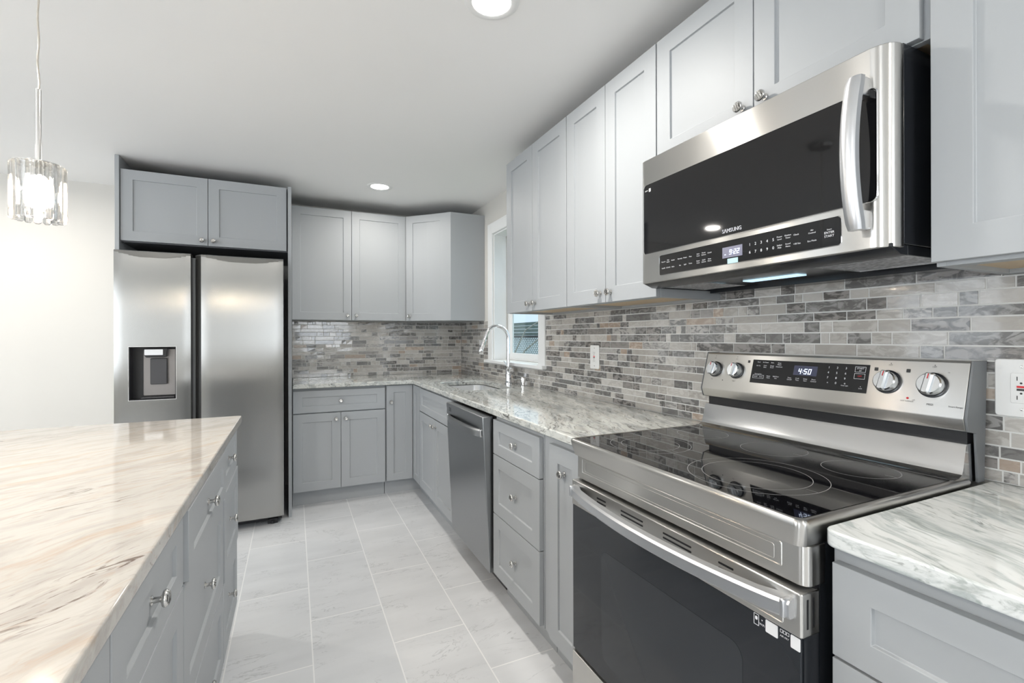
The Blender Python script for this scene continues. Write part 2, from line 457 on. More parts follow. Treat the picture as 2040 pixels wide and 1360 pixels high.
# text ------------------------------------------------------------
TX = {}
def text2d(s):
    if s not in TX:
        c = D.curves.new('t', 'FONT'); c.body = s; c.size = 1; c.align_x = 'CENTER'; c.align_y = 'CENTER'; c.resolution_u = 2
        o = D.objects.new('t', c); COL.objects.link(o)
        me = bpy.data.meshes.new_from_object(o)
        TX[s] = ([tuple(v.co) for v in me.vertices], [tuple(p.vertices) for p in me.polygons])
        D.objects.remove(o); D.curves.remove(c); D.meshes.remove(me)
    return TX[s]
def text(mb, s, size, O, fr, lift=.0006, sx=1.0):
    u, v, n = (Vector(q) for q in fr); O = Vector(O) + n * lift
    vs, fs = text2d(s)
    mb.add([O + u * (p[0] * size * sx) + v * (p[1] * size) for p in vs], fs)
SEG = {'0': 'abcdef', '1': 'bc', '2': 'abged', '3': 'abgcd', '4': 'fgbc', '5': 'afgcd', '6': 'afgedc', '7': 'abc', '8': 'abcdefg', '9': 'abcdfg'}
def digits(mb, s, h, O, fr, lift=.0008):
    """seven segment clock digits, slanted"""
    u, v, n = (Vector(q) for q in fr); O = Vector(O) + n * lift; W = h * .55; t = h * .13; x = 0
    def bar(x0, y0, x1, y1):
        q = [(x0, y0), (x1, y0), (x1, y1), (x0, y1)]
        mb.add([O + u * (a + b * .14) + v * b for a, b in q], [(0, 1, 2, 3)])
    tot = sum(h * .28 if c == ':' else W + h * .22 for c in s) - h * .22; x = -tot / 2
    for c in s:
        if c == ':':
            bar(x, h * .28 - h / 2, x + t, h * .28 + t - h / 2); bar(x, h * .62 - h / 2, x + t, h * .62 + t - h / 2); x += h * .28; continue
        a = {'a': (0, h - t, W, h), 'g': (0, h / 2 - t / 2, W, h / 2 + t / 2), 'd': (0, 0, W, t), 'f': (0, h / 2, t, h), 'b': (W - t, h / 2, W, h), 'e': (0, 0, t, h / 2), 'c': (W - t, 0, W, h / 2)}
        for k in SEG[c]:
            q = a[k]; bar(x + q[0], q[1] - h / 2, x + q[2], q[3] - h / 2)
        x += W + h * .22

# ------------------------------------------------------------------ room shell
X0, Y0, YW = -4.3, -3.5, 4.42
struct('floor', MB().box(X0 - .2, XW + .2, Y0 - .2, YW + .2, -.06, 0), 'marble_floor_tile', smooth=False)
struct('ceiling', MB().box(X0 - .2, XW + .2, Y0 - .2, YW + .2, ZC, ZC + .1), 'ceiling_paint', smooth=False)
struct('wall_back', MB().box(X0 - .2, XW + .2, YW, YW + .15, 0, ZC), 'wall_paint', smooth=False)
def pierced(x0, x1, yy, holes, z1, swap=False):
    """wall slab with rectangular openings (a0, a1, z0, z1) along its length"""
    m = MB(); cuts = sorted({yy[0], yy[1], *[h[0] for h in holes], *[h[1] for h in holes]})
    for a, b in zip(cuts, cuts[1:]):
        hs = [h for h in holes if h[0] <= a and h[1] >= b]
        spans = [(0, z1)] if not hs else [(0, hs[0][2]), (hs[0][3], z1)]
        for s0, s1 in spans:
            if s1 - s0 < 1e-4: continue
            if swap: m.box(a, b, x0, x1, s0, s1)
            else: m.box(x0, x1, a, b, s0, s1)
    return m
WY0, WY1, WZ0, WZ1 = 2.775, 3.580, 1.060, 2.095      # sink window opening
struct('wall_right', pierced(XW, XW + .15, (Y0, YW + .15), [(WY0, WY1, WZ0, WZ1)], ZC), 'wall_paint', smooth=False)
struct('wall_left', pierced(X0 - .15, X0, (Y0, YW + .15), [(-3.2, -1.6, .7, 2.0), (-.15, 1.55, .7, 2.0), (2.5, 3.5, .7, 2.0)], ZC), 'wall_paint', smooth=False)
struct('wall_rear', pierced(Y0 - .15, Y0, (X0, XW), [(.1, 1.3, .9, 2.1)], ZC, True), 'wall_paint', smooth=False)
bb = MB().box(X0, -1.04, YW - .014, YW, 0, .11)
struct('baseboard_back', bb, 'white_trim', bev=.004)
# frames of unseen window openings added to let the fill lights in
def casing(name, mk): struct(name, mk, 'white_trim', bev=.003)
for nm, q0, q1, z0, z1 in (('unseen_window_4', .1, 1.3, .9, 2.1),):
    m = MB()
    for q in (q0, q1 - .05): m.box(q, q + .05, Y0 - .1, Y0 - .04, z0, z1)
    for z in (z0, (z0 + z1) / 2, z1 - .05): m.box(q0, q1, Y0 - .1, Y0 - .04, z, z + .05)
    casing(nm, m)
for nm, y0, y1 in (('unseen_window_2', -.15, 1.55), ('unseen_window_3', 2.5, 3.5), ('unseen_window_5', -3.2, -1.6)):
    m = MB()
    for z in (.7, 1.33, 1.95): m.box(X0 - .1, X0 - .04, y0, y1, z, z + .05)
    for y in (y0, y1 - .05): m.box(X0 - .1, X0 - .04, y, y + .05, .7, 2.0)
    casing(nm, m)

# sink window ------------------------------------------------------
win = D.objects.new('window_1', None); COL.objects.link(win); win.location = (XW, (WY0 + WY1) / 2, WZ0); win['kind'] = 'structure'
m = MB(); c = .09; d = .018
x0, x1 = XW - d, XW
m.box(x0, x1, WY0 - c, WY0, WZ0 - .005, WZ1 + c); m.box(x0, x1, WY1, WY1 + c, WZ0 - .005, WZ1 + c); m.box(x0, x1, WY0, WY1, WZ1, WZ1 + c)
obj('casing', m, 'white_trim', win, bev=.004)
m = MB(); m.box(XW - .045, XW + .125, WY0 - c - .02, WY1 + c + .02, WZ0 - .028, WZ0 - .004)
m.v = [(x, (min(max(y, WY0 + .001), WY1 - .001) if x > XW + .1 else y), z) for x, y, z in m.v]
m = MB(); m.prism([(XW - .045, WY0 - c - .012), (XW - .001, WY0 - c - .012), (XW - .001, WY0 + .001), (XW + .11, WY0 + .001), (XW + .11, WY1 - .001), (XW - .001, WY1 - .001), (XW - .001, WY1 + c + .03), (XW - .045, WY1 + c + .03)], 'z', WZ0 - .026, WZ0 - .001)
obj('sill', m, 'white_trim', win, bev=.005)
m = MB()                                        # jamb lining of the opening
XO = XW + .108
m.box(XW, XO, WY0, WY0 + .012, WZ0, WZ1); m.box(XW, XO, WY1 - .012, WY1, WZ0, WZ1); m.box(XW, XO, WY0 + .012, WY1 - .012, WZ1 - .012, WZ1)
obj('jamb', m, 'white_trim', win, bev=.001)
m = MB(); XS = XW + .125
m.box(XS, XS + .04, WY0, WY0 + .035, WZ0, WZ1); m.box(XS, XS + .04, WY1 - .035, WY1, WZ0, WZ1); m.box(XS, XS + .04, WY0, WY1, WZ0, WZ0 + .018); m.box(XS, XS + .04, WY0, WY1, WZ1 - .03, WZ1)
obj('window_frame', m, 'white_trim', win, bev=.002)
for nm, z0, z1, dx in (('sash', WZ0 + .018, 1.60, .004), ('sash', 1.565, WZ1 - .03, .020)):
    m = MB(); a0, a1 = WY0 + .035, WY1 - .035; s = .048; xs = XS + dx
    m.box(xs, xs + .016, a0, a0 + s, z0, z1); m.box(xs, xs + .016, a1 - s, a1, z0, z1); m.box(xs, xs + .016, a0 + s, a1 - s, z0, z0 + .04); m.box(xs, xs + .016, a0 + s, a1 - s, z1 - .035, z1)
    so = obj(nm, m, 'white_trim', win, bev=.002)
    obj('pane', MB().box(xs + .006, xs + .010, a0 + s, a1 - s, z0 + .04, z1 - .035), 'pane_glass', so)

# outside: ground, board fence with lattice ---------------------------
struct('ground', MB().box(1.75, 14, -4, 22, -.35, -.3), 'grass', smooth=False)
f = thing('garden_fence', 'dark green board fence with a lattice foot, seen through the sink window', 'fence', (4.1, 8, -.3))
m = MB()
for k in range(4): m.box(4.12, 4.14, 4.4, 12, 1.275 + k * .066, 1.335 + k * .066)
obj('board_panel', m, 'wood_fence', f)
m = MB(); m.box(4.06, 4.16, 4.4, 12, 1.235, 1.272); m.box(4.06, 4.16, 4.4, 12, -.1, -.04)
obj('rail', m, 'fence_rail', f)
m = MB()
for k in range(120):
    y = 4.4 + k * .075
    for sgn in (1, -1):
        q = [(y, -.04), (y + .022, -.04), (y + .022 + sgn * 1.275, 1.235), (y + sgn * 1.275, 1.235)]
        m.prism(q, 'x', 4.10 if sgn > 0 else 4.112, 4.110 if sgn > 0 else 4.122)
obj('lattice', m, 'lattice_paint', f, smooth=False)
for y in (4.6, 7.0, 9.4, 11.8): obj('post', MB().box(4.16, 4.25, y, y + .09, -.3, 1.58), 'wood_fence', f)
m = MB()
rr = random.Random(3)
br = tag(obj('bare_branch', MB().tube([(3.4, 7.9, -.3), (3.4, 7.7, .2), (3.42, 7.3, .62), (3.4, 6.83, 1.03), (3.4, 6.35, 1.22), (3.4, 5.9, 1.45)], [.03, .024, .018, .013, .011, .007], 8).tube([(3.41, 7.5, .45), (3.45, 7.35, .95), (3.42, 6.85, 1.36), (3.4, 6.3, 1.50), (3.4, 6.0, 1.62)], [.016, .013, .010, .009, .005], 6), 'bark', loc=(3.4, 7.9, -.3)),
         'thin bare branch rising in front of the fence outside the window', 'branch')

# ------------------------------------------------------------------ mosaic backsplash
def splash(name, label, rects, fr_axis, plane, front_dir):
    """strip mosaic on a plane; rects = [(a0,a1,z0,z1)]; real raised tiles on a grout bed"""
    R = random.Random(11 if fr_axis == 'y' else 5)
    mb = MB(); cols = []; bed = MB()
    za, zb = min(r[2] for r in rects), max(r[3] for r in rects)
    a_lo, a_hi = min(r[0] for r in rects), max(r[1] for r in rects)
    g = .0026; hs = [.0255, .0325]; z = .9075; k = 0; th = .006
    def put(a0, a1, z0, z1, c):
        if a1 - a0 < .004 or z1 - z0 < .003: return
        e = [R.uniform(-.00035, .00035) for _ in range(4)]; b = .0008
        pts = []
        for (a, zz) in ((a0, z0), (a1, z0), (a1, z1), (a0, z1)): pts.append((a, zz, 0.0))
        for i, (a, zz) in enumerate(((a0 + b, z0 + b), (a1 - b, z0 + b), (a1 - b, z1 - b), (a0 + b, z1 - b))): pts.append((a, zz, th + e[i]))
        if fr_axis == 'y': vs = [(plane - dd, a, zz) for a, zz, dd in pts]
        else: vs = [(a, plane - dd, zz) for a, zz, dd in pts]
        mb.add(vs, [(0, 1, 5, 4), (1, 2, 6, 5), (2, 3, 7, 6), (3, 0, 4, 7), (4, 5, 6, 7)])
        cols.append(c)
    while z < zb:
        h = hs[k % 2] if R.random() > .2 else hs[R.randint(0, 1)]
        a = a_lo - R.uniform(0, .1)
        while a < a_hi:
            L = R.choice((.024, .035, .048, .048, .062, .075, .095, .120, .150, .175))
            c = (R.random(), R.choice((.3, .8, 1, 1)), R.random())
            for r0, r1, q0, q1 in rects:
                put(max(a, r0 + g / 2), min(a + L, r1 - g / 2), max(z, q0), min(z + h, q1 if q1 != 1.385 or fr_axis != 'y' else 1.387), c)
            a += L + g
        z += h + g; k += 1
    for r0, r1, q0, q1 in rects:
        if fr_axis == 'y': bed.box(plane - .0042, XW - .0002, r0, r1, q0, q1)
        else: bed.box(r0, r1, plane - .0042, YW - .001, q0, q1)
    t = thing(name, label, 'backsplash', ((plane, (a_lo + a_hi) / 2, za) if fr_axis == 'y' else ((a_lo + a_hi) / 2, plane, za)))
    o = obj('tiling', mb, 'glass_mosaic', t, smooth=False)
    ca = o.data.color_attributes.new('tile', 'FLOAT_COLOR', 'CORNER')
    i = 0
    flat = []
    for c in cols:
        for fsz in (4, 4, 4, 4, 4): flat += [c[0], c[1], c[2], 1.0] * fsz
    ca.data.foreach_set('color', flat)
    obj('grout_bed', bed, 'grout', t, smooth=False)
    return t
PX = XW - .004
splash('backsplash', 'grey strip mosaic of glass tiles along the window and range wall', [(-.45, WY0 - .092, ZT, 1.385), (.510, 1.303, 1.385, 1.432), (WY0 - .092, WY1 + .092, ZT, WZ0 - .028), (WY1 + .092, 4.379, ZT, 1.385)], 'y', PX, -1)
splash('backsplash', 'grey strip mosaic of glass tiles on the back wall beside the refrigerator', [(-.012, PX - .006, ZT, 1.385)], 'x', YB - .002, -1)

# ------------------------------------------------------------------ base cabinets
def base_box(parent, x0, x1, y0, y1, toe, z1=.8755):
    """carcass with a recessed toe kick; toe = (axis, side depth) open side"""
    obj('carcass', MB().box(x0, x1, y0, y1, .108, z1), 'cabinet_paint', parent, bev=.001)
    a, v = toe
    if a == 'x': m = MB().box(v, v + .016, y0, y1, 0, .108)
    elif a == '-x': m = MB().box(v - .016, v, y0, y1, 0, .108)
    else: m = MB().box(x0, x1, v, v + .016, 0, .108)
    obj('toe_kick', m, 'cabinet_paint', parent)
GB = 'grey base cabinets along the walls'
# back wall: drawer over two doors
c = thing('base_cabinet', 'grey base cabinet with one wide drawer over two doors, beside the refrigerator panel', 'cabinet', (.32, 4.08, 0), GB)
base_box(c, -.010, .652, YF + .020, YB - .006, ('y', YF + .075))
front(c, 'drawer', (-.006, YF, .692), UY, .655, .162, [(.3275, .081)], rl=.048)
front(c, 'door', (-.006, YF, .119), UY, .326, .565, [(.293, .52)])
front(c, 'door', (.323, YF, .119), UY, .326, .565, [(.033, .52)])
# corner
c = thing('corner_base_cabinet', 'grey corner base cabinet with two narrow doors meeting in the inside corner', 'cabinet', (1.1, 4.0, 0), GB)
poly = [(.656, YF + .020), (XF + .020, YF + .020), (XF + .020, 3.548), (XW - .012, 3.548), (XW - .012, YB - .006), (.656, YB - .006)]
obj('carcass', MB().prism(poly, 'z', .108, .8755), 'cabinet_paint', c, bev=.001)
m = MB(); m.box(.656, .955, YF + .075, YF + .091, 0, .108); m.box(.940, .956, 3.548, YF + .075, 0, .108)
obj('toe_kick', m, 'cabinet_paint', c)
front(c, 'door', (.660, YF, .119), UY, .203, .748, [(.033, .62)], st=.055)
front(c, 'door', (XF, YF - .004, .119), UX, .205, .748, st=.055)
# sink base
c = thing('sink_base_cabinet', 'grey sink base cabinet with a blank drawer front over two doors, under the window', 'cabinet', (1.2, 3.12, 0), GB)
y0, y1 = 2.703, 3.542
m = MB(); m.box(XF + .020, XF + .040, y0, y1, .108, .8755); m.box(XF + .04, XW - .012, y0, y0 + .018, .108, .8755); m.box(XF + .04, XW - .012, y1 - .018, y1, .108, .8755); m.box(XF + .04, XW - .012, y0 + .018, y1 - .018, .108, .126)
obj('carcass', m, 'cabinet_paint', c)
obj('toe_kick', MB().box(.940, .956, y0, y1, 0, .108), 'cabinet_paint', c)
front(c, 'drawer_front', (XF, y1 - .004, .692), UX, .831, .170, rl=.048)
front(c, 'door', (XF, y1 - .004, .119), UX, .414, .565, [(.382, .52)])
front(c, 'door', (XF, y1 - .421, .119), UX, .414, .565, [(.032, .52)])
# drawer stack
def stack(c, O, fr, w, push=(0, 0, 0), zs=((.692, .162), (.411, .277), (.119, .288)), knobs=True):
    for (z, h), p in zip(zs, push):
        P = Vector(O); P.z = z
        front(c, 'drawer', P, fr, w, h, [(w / 2, h / 2)] if knobs else (), rl=.050 if h < .2 else .058, push=p)
c = thing('drawer_base_cabinet', 'grey base cabinet of three drawers between the dishwasher and the narrow door', 'cabinet', (1.2, 1.86, 0), GB)
base_box(c, XF + .020, XW - .012, 1.612, 2.088, ('x', .940))
stack(c, (XF, 2.084, 0), UX, .466)
# narrow pull-out by the range
c = thing('narrow_base_cabinet', 'narrow grey base cabinet with one tall door left of the range', 'cabinet', (1.2, 1.46, 0), GB)
base_box(c, XF + .020, XW - .012, 1.312, 1.608, ('x', .940))
front(c, 'door', (XF, 1.541, .119), UX, .222, .730, [(.098, .638)], st=.062)
# right of range
c = thing('base_cabinet', 'pale lit grey drawer cabinet right of the range in the near corner', 'cabinet', (1.2, .2, 0), GB)
base_box(c, XF + .020, XW - .012, -.30, .527, ('x', .940))
stack(c, (XF, .519, 0), UX, .80, zs=((.683, .163), (.401, .277), (.119, .277)))

# island ------------------------------------------------------------
XI = -.222
GI = 'grey drawer cabinets under the island top'
obj_i = []
for nm, y0, y1, push in (('island_drawer_cabinet', 1.895, 2.325, (0, .004, 0)), ('island_drawer_cabinet', 1.252, 1.893, (.009, 0, 0)), ('island_drawer_cabinet', .795, 1.250, (0, 0, 0)), ('island_drawer_cabinet', .20, .793, (0, 0, 0))):
    lab = {1.895: 'grey three-drawer cabinet at the far end of the island, facing the range', 1.252: 'grey three-drawer cabinet in the middle of the island, top drawer standing slightly proud',
           .795: 'grey drawer cabinet of the island nearest the camera in the lower left', .20: 'grey island cabinet hidden below the near worktop corner'}[y0]
    c = thing(nm, lab, 'cabinet', (-.5, (y0 + y1) / 2, 0), GI)
    base_box(c, -.82, XI - .020, y0, y1, ('-x', XI - .085))
    w = y1 - y0 - .006
    for (z, h), p in zip(((.703, .158), (.396, .303), (.119, .273)), push):
        front(c, 'drawer', (XI, y0 + .003, z), UI, w, h, [(w / 2, h / 2)], rl=.045 if h < .2 else .058, push=p)

# ------------------------------------------------------------------ worktops
def slab(name, outer, holes, z0, z1, m, bev=.004):
    bm = bmesh.new(); loops = []
    for lp in [outer] + holes:
        vs = [bm.verts.new((x, y, z1)) for x, y in lp]
        loops.append(vs)
        for i in range(len(vs)): bm.edges.new((vs[i], vs[(i + 1) % len(vs)]))
    bmesh.ops.triangle_fill(bm, edges=bm.edges[:], use_beauty=True)
    faces = bm.faces[:]
    ext = bmesh.ops.extrude_face_region(bm, geom=faces)
    vv = [g for g in ext['geom'] if isinstance(g, bmesh.types.BMVert)]
    bmesh.ops.translate(bm, vec=(0, 0, z0 - z1), verts=vv)
    bmesh.ops.recalc_face_normals(bm, faces=bm.faces)
    bmesh.ops.dissolve_limit(bm, angle_limit=.01, verts=bm.verts[:], edges=bm.edges[:])
    mb = MB(); idx = {v: i for i, v in enumerate(bm.verts)}
    mb.v = [tuple(v.co) for v in bm.verts]; mb.f = [tuple(idx[v] for v in fc.verts) for fc in bm.faces]; bm.free()
    cx = sum(p[0] for p in outer) / len(outer); cy_ = sum(p[1] for p in outer) / len(outer)
    return obj(name, mb, m, bev=bev, seg=3, loc=(cx, cy_, z0))
XC = .857
SX0, SX1, SY0, SY1 = .990, 1.335, 2.84, 3.46
hole = rrect(SX0, SX1, SY0, SY1, .06, 8)
inner = [(XC, YF - .04 - .05)] + [(XC - .05 + .05 * math.cos(math.radians(a)), YF - .04 - .05 + .05 * math.sin(math.radians(a))) for a in (30, 60, 90)]
inner = [(XC + .0, YF - .075), (XC - .006, YF - .055), (XC - .02, YF - .042), (XC - .04, YF - .0385)]
outer = [(-.008, YF - .0385)] + inner[::-1] + [(XC, 1.309), (PX - .007, 1.309), (PX - .007, YB - .009), (-.008, YB - .009)]
tag(slab('worktop', outer, [hole], .876, ZT, 'granite_counter'), 'L-shaped grey and white granite worktop running along two walls, holding the sink', 'worktop')
outer = rrect(XC - .004, PX - .007, -.32, .529, .022, 6, (0, 0, 0, 1))
tag(slab('worktop', outer, [], .876, ZT, 'granite_counter_near'), 'short grey veined granite worktop right of the range in the near corner', 'worktop')
outer = rrect(-1.20, -.2065, .12, 2.367, .006, 3)
tag(slab('island_worktop', outer, [], .876, ZT, 'granite_island'), 'large cream granite island worktop with brown streaks in the left foreground', 'worktop')
# island back panel
tag(obj('island_back_panel', MB().box(-.858, -.822, .20, 2.325, 0, .875), 'cabinet_paint', bev=.001, loc=(-.84, 1.26, 0)), 'grey panel closing the far seating side of the island', 'panel')

# sink, faucet, soap --------------------------------------------------
s = thing('sink', 'undermount stainless steel sink bowl below the window', 'sink', ((SX0 + SX1) / 2, (SY0 + SY1) / 2, .68))
secs = []
for off, z, r in ((.014, .8745, .075), (-.004, .874, .07), (-.002, .72, .07), (-.03, .69, .06), (-.08, .682, .05)):
    secs.append([(x, y, z) for x, y in rrect(SX0 - off, SX1 + off, SY0 - off, SY1 + off, r, 8)])
for off, z, r in ((-.08, .679, .05), (-.03, .687, .06), (.001, .718, .07), (.014, .871, .075)):
    secs.append([(x, y, z) for x, y in rrect(SX0 - off, SX1 + off, SY0 - off, SY1 + off, r, 8)])
secs.append(secs[0])
mb = MB().sections(secs, cap=False)
mb.v = mb.v
n = len(secs[0]); mb.add(secs[4], [tuple(range(n))]); mb.add(secs[5], [tuple(range(n))])
obj('bowl', mb, 'steel_sink', s, angle=50)
obj('drain', MB().lathe([(0, .6835), (.035, .6835), (.045, .686), (.05, .6832), (.05, .6825), (0, .6825)], ((SX0 + SX1) / 2 + .05, (SY0 + SY1) / 2, 0)), 'chrome', s)

FX, FY = 1.425, 3.135
f = thing('faucet', 'tall chrome gooseneck pull-down faucet behind the sink', 'faucet', (FX, FY, ZT))
obj('base', MB().lathe([(0, ZT), (.027, ZT), (.027, ZT + .008), (.0215, ZT + .012), (.0215, ZT + .105), (.018, ZT + .112), (0, ZT + .112)], (FX, FY, 0)), 'chrome', f)
pts = [(FX, FY, z) for z in (ZT + .10, 1.05, 1.15, 1.232)]
r = .094; dirx, diry = -.93, .05
for k in range(1, 17):
    a = math.radians(k * 10.2); q = r * (1 - math.cos(a)); pts.append((FX + dirx * q, FY + diry * q, 1.232 + r * math.sin(a)))
e = Vector(pts[-1]); t = (e - Vector(pts[-2])).normalized()
pts.append(tuple(e + t * .03))
obj('spout', MB().tube(pts, .0125, 20), 'chrome', f, angle=50)
e2 = e + t * .03
obj('spray_head', MB().lathe([(0, 0), (.0135, 0), (.0155, .012), (.0165, .075), (.0175, .09), (.0155, .097), (0, .097)], e2, t, 24), 'chrome', f)
obj('spray_button', MB().lathe([(0, .0165), (.008, .0165), (.008, .0195), (0, .0195)], e2 + t * .05, Vector((-.9, 0, -.2)) * 1.0, 12), 'black_plastic', f)
h = obj('handle', MB().lathe([(0, .015), (.0185, .017), (.0185, .052), (.016, .056), (0, .056)], (FX, FY, 1.005), (0, -1, 0), 24), 'chrome', f)
obj('lever', MB().tube([(FX + .004, FY - .048, 1.00), (FX - .02, FY - .048, 1.022), (FX - .058, FY - .048, 1.075)], [.005, .005, .0042], 12), 'chrome', h)
f = thing('soap_dispenser', 'short brushed nickel soap dispenser to the right of the faucet', 'soap dispenser', (1.43, 2.905, ZT))
obj('collar', MB().lathe([(0, ZT), (.019, ZT), (.019, ZT + .006), (.011, ZT + .010), (.011, ZT + .028), (0, ZT + .028)], (1.43, 2.905, 0)), 'nickel', f)
hd = obj('pump_head', MB().lathe([(0, ZT + .026), (.0175, ZT + .028), (.0185, ZT + .060), (.0165, ZT + .066), (0, ZT + .067)], (1.43, 2.905, 0)), 'nickel', f)
obj('nozzle', MB().tube([(1.415, 2.905, ZT + .050), (1.385, 2.905, ZT + .050), (1.372, 2.905, ZT + .042)], .0055, 10), 'nickel', hd)

# ------------------------------------------------------------------ upper cabinets
GU = 'grey wall cabinets hung under the ceiling'
def upper(label, y0, y1, z0, z1, doors, open_bottom=True, loc=None, gapr=0):
    c = thing('wall_cabinet', label, 'cabinet', (1.34, (y0 + y1) / 2, z0), GU)
    xb = XU + .020
    m = MB(); t = .016; rz = .012
    m.box(xb, XW - .002, y0, y0 + t, z0, z1); m.box(xb, XW - .002, y1 - t, y1, z0, z1); m.box(xb, XW - .002, y0 + t, y1 - t, z1 - t, z1)
    m.box(xb, xb + .018, y0 + t, y1 - t, z0, z1 - t); m.box(XW - .014, XW - .002, y0 + t, y1 - t, z0, z1 - t)
    obj('carcass', m, 'cabinet_paint', c, bev=.0008)
    obj('bottom_panel', MB().box(xb + .018, XW - .014, y0 + t, y1 - t, z0 + rz, z0 + rz + .014), 'raw_ply', c)
    n = len(doors)
    for i, (a, b) in enumerate(doors):              # a = far (left) edge, b = near (right) edge
        w = a - b; h = z1 - z0 - .004; kn = []
        if n == 2: kn = [(w - .034, .040)] if i == 0 else [(.034, .040)]
        front(c, 'door', (XU, a, z0 + .002), UX, w, h, kn)
    return c
upper('tall grey two-door wall cabinet nearest the window', 1.914, 2.6035, ZUB, ZUT, [(2.602, 2.2665), (2.2635, 1.9155)])
upper('tall grey two-door wall cabinet between the window-side cabinet and the microwave', 1.304, 1.911, ZUB, ZUT, [(1.9095, 1.6075), (1.6045, 1.3055)])
c = upper('short grey two-door wall cabinet directly over the microwave', .513, 1.301, 1.860, ZUT, [(1.2995, .9140), (.911, .5265)])
c = thing('wall_cabinet', 'pale lit grey wall cabinet at the right edge beside the microwave', 'cabinet', (1.34, .1, ZUB), GU)
m = MB(); xb = XU + .020; y0, y1 = -.28, .507; t = .016
m.box(xb, XW - .002, y0, y0 + t, ZUB, ZUT); m.box(xb, XW - .002, y1 - t, y1, ZUB, ZUT); m.box(xb, XW - .002, y0 + t, y1 - t, ZUT - t, ZUT); m.box(xb, xb + .035, y0 + t, y1 - t, ZUB, ZUT - t); m.box(XW - .03, XW - .002, y0 + t, y1 - t, ZUB, ZUT - t)
obj('carcass', m, 'cabinet_paint', c, bev=.0008)
obj('bottom_panel', MB().box(xb + .035, XW - .03, y0 + t, y1 - t, ZUB + .010, ZUB + .024), 'raw_ply', c)
front(c, 'door', (XU, .508, ZUB + .008), UX, .39, ZUT - ZUB - .01, st=.066)
front(c, 'door', (XU, .115, ZUB + .008), UX, .39, ZUT - ZUB - .01, st=.066)
# back wall uppers
c = thing('wall_cabinet', 'tall grey two-door wall cabinet on the back wall next to the refrigerator', 'cabinet', (.43, 4.24, ZUB), GU)
m = MB(); y0, y1 = YU + .020, YB - .001; a, b = -.012, .882; t = .016
m.box(a, a + t, y0, y1, ZUB, ZUT); m.box(b - t, b, y0, y1, ZUB, ZUT); m.box(a + t, b - t, y0, y1, ZUT - t, ZUT); m.box(a + t, b - t, y0, y0 + .018, ZUB, ZUT - t); m.box(a + t, b - t, y1 - .012, y1, ZUB, ZUT - t)
obj('carcass', m, 'cabinet_paint', c, bev=.0008)
obj('bottom_panel', MB().box(a + t, b - t, y0 + .018, y1 - .012, ZUB + .012, ZUB + .026), 'raw_ply', c)
front(c, 'door', (-.012, YU, ZUB + .002), UY, .4465, .902, [(.414, .040)])
front(c, 'door', (.4375, YU, ZUB + .002), UY, .4445, .902, [(.034, .040)])
# diagonal corner upper
c = thing('corner_wall_cabinet', 'grey diagonal corner wall cabinet with one angled door left of the window', 'cabinet', (1.2, 4.1, ZUB), GU)
A = Vector((.886, 4.085, 0)); B = Vector((1.180, 3.800, 0)); dv = (B - A).normalized(); nv = Vector((dv.y, -dv.x, 0))
if nv.y > 0: nv = -nv
A2 = A - nv * .0; 
poly = [(.884, YB - .001), (.884, 4.100), (A.x + .004, 4.098), (1.190, 3.777), (XW - .001, 3.777), (XW - .001, YB - .001)]
obj('carcass', MB().prism(poly, 'z', ZUB, ZUT), 'cabinet_paint', c, bev=.001)
ddw = (B - A).length
front(c, 'door', tuple(A + nv * .006 + Vector((0, 0, ZUB + .002)) + dv * .004), (tuple(dv), (0, 0, 1), tuple(nv)), ddw - .022, .902, [(.036, .040)])

# refrigerator surround ------------------------------------------------
tag(obj('refrigerator_side_panel', MB().box(-1.003, -.981, 3.670, YW - .001, 0, ZC - .002), 'cabinet_paint', bev=.001, loc=(-.992, 4.0, 0)), 'grey full-height end panel on the left side of the refrigerator', 'panel')
tag(obj('refrigerator_side_panel', MB().box(-.035, -.0135, 3.615, YW - .001, 0, 2.294), 'cabinet_paint', bev=.001, loc=(-.024, 4.0, 0)), 'grey end panel between the refrigerator and the back wall cabinets', 'panel')
c = thing('wall_cabinet', 'wide short grey two-door cabinet over the refrigerator', 'cabinet', (-.51, 4.0, 1.85), GU)
obj('carcass', MB().box(-.979, -.037, 3.703, YB - .001, 1.850, 2.300), 'cabinet_dark_edge', c, bev=.001)
front(c, 'door', (-.978, 3.684, 1.857), UY, .462, .446, [(.430, .032)])
front(c, 'door', (-.513, 3.684, 1.857), UY, .468, .446, [(.030, .032)])

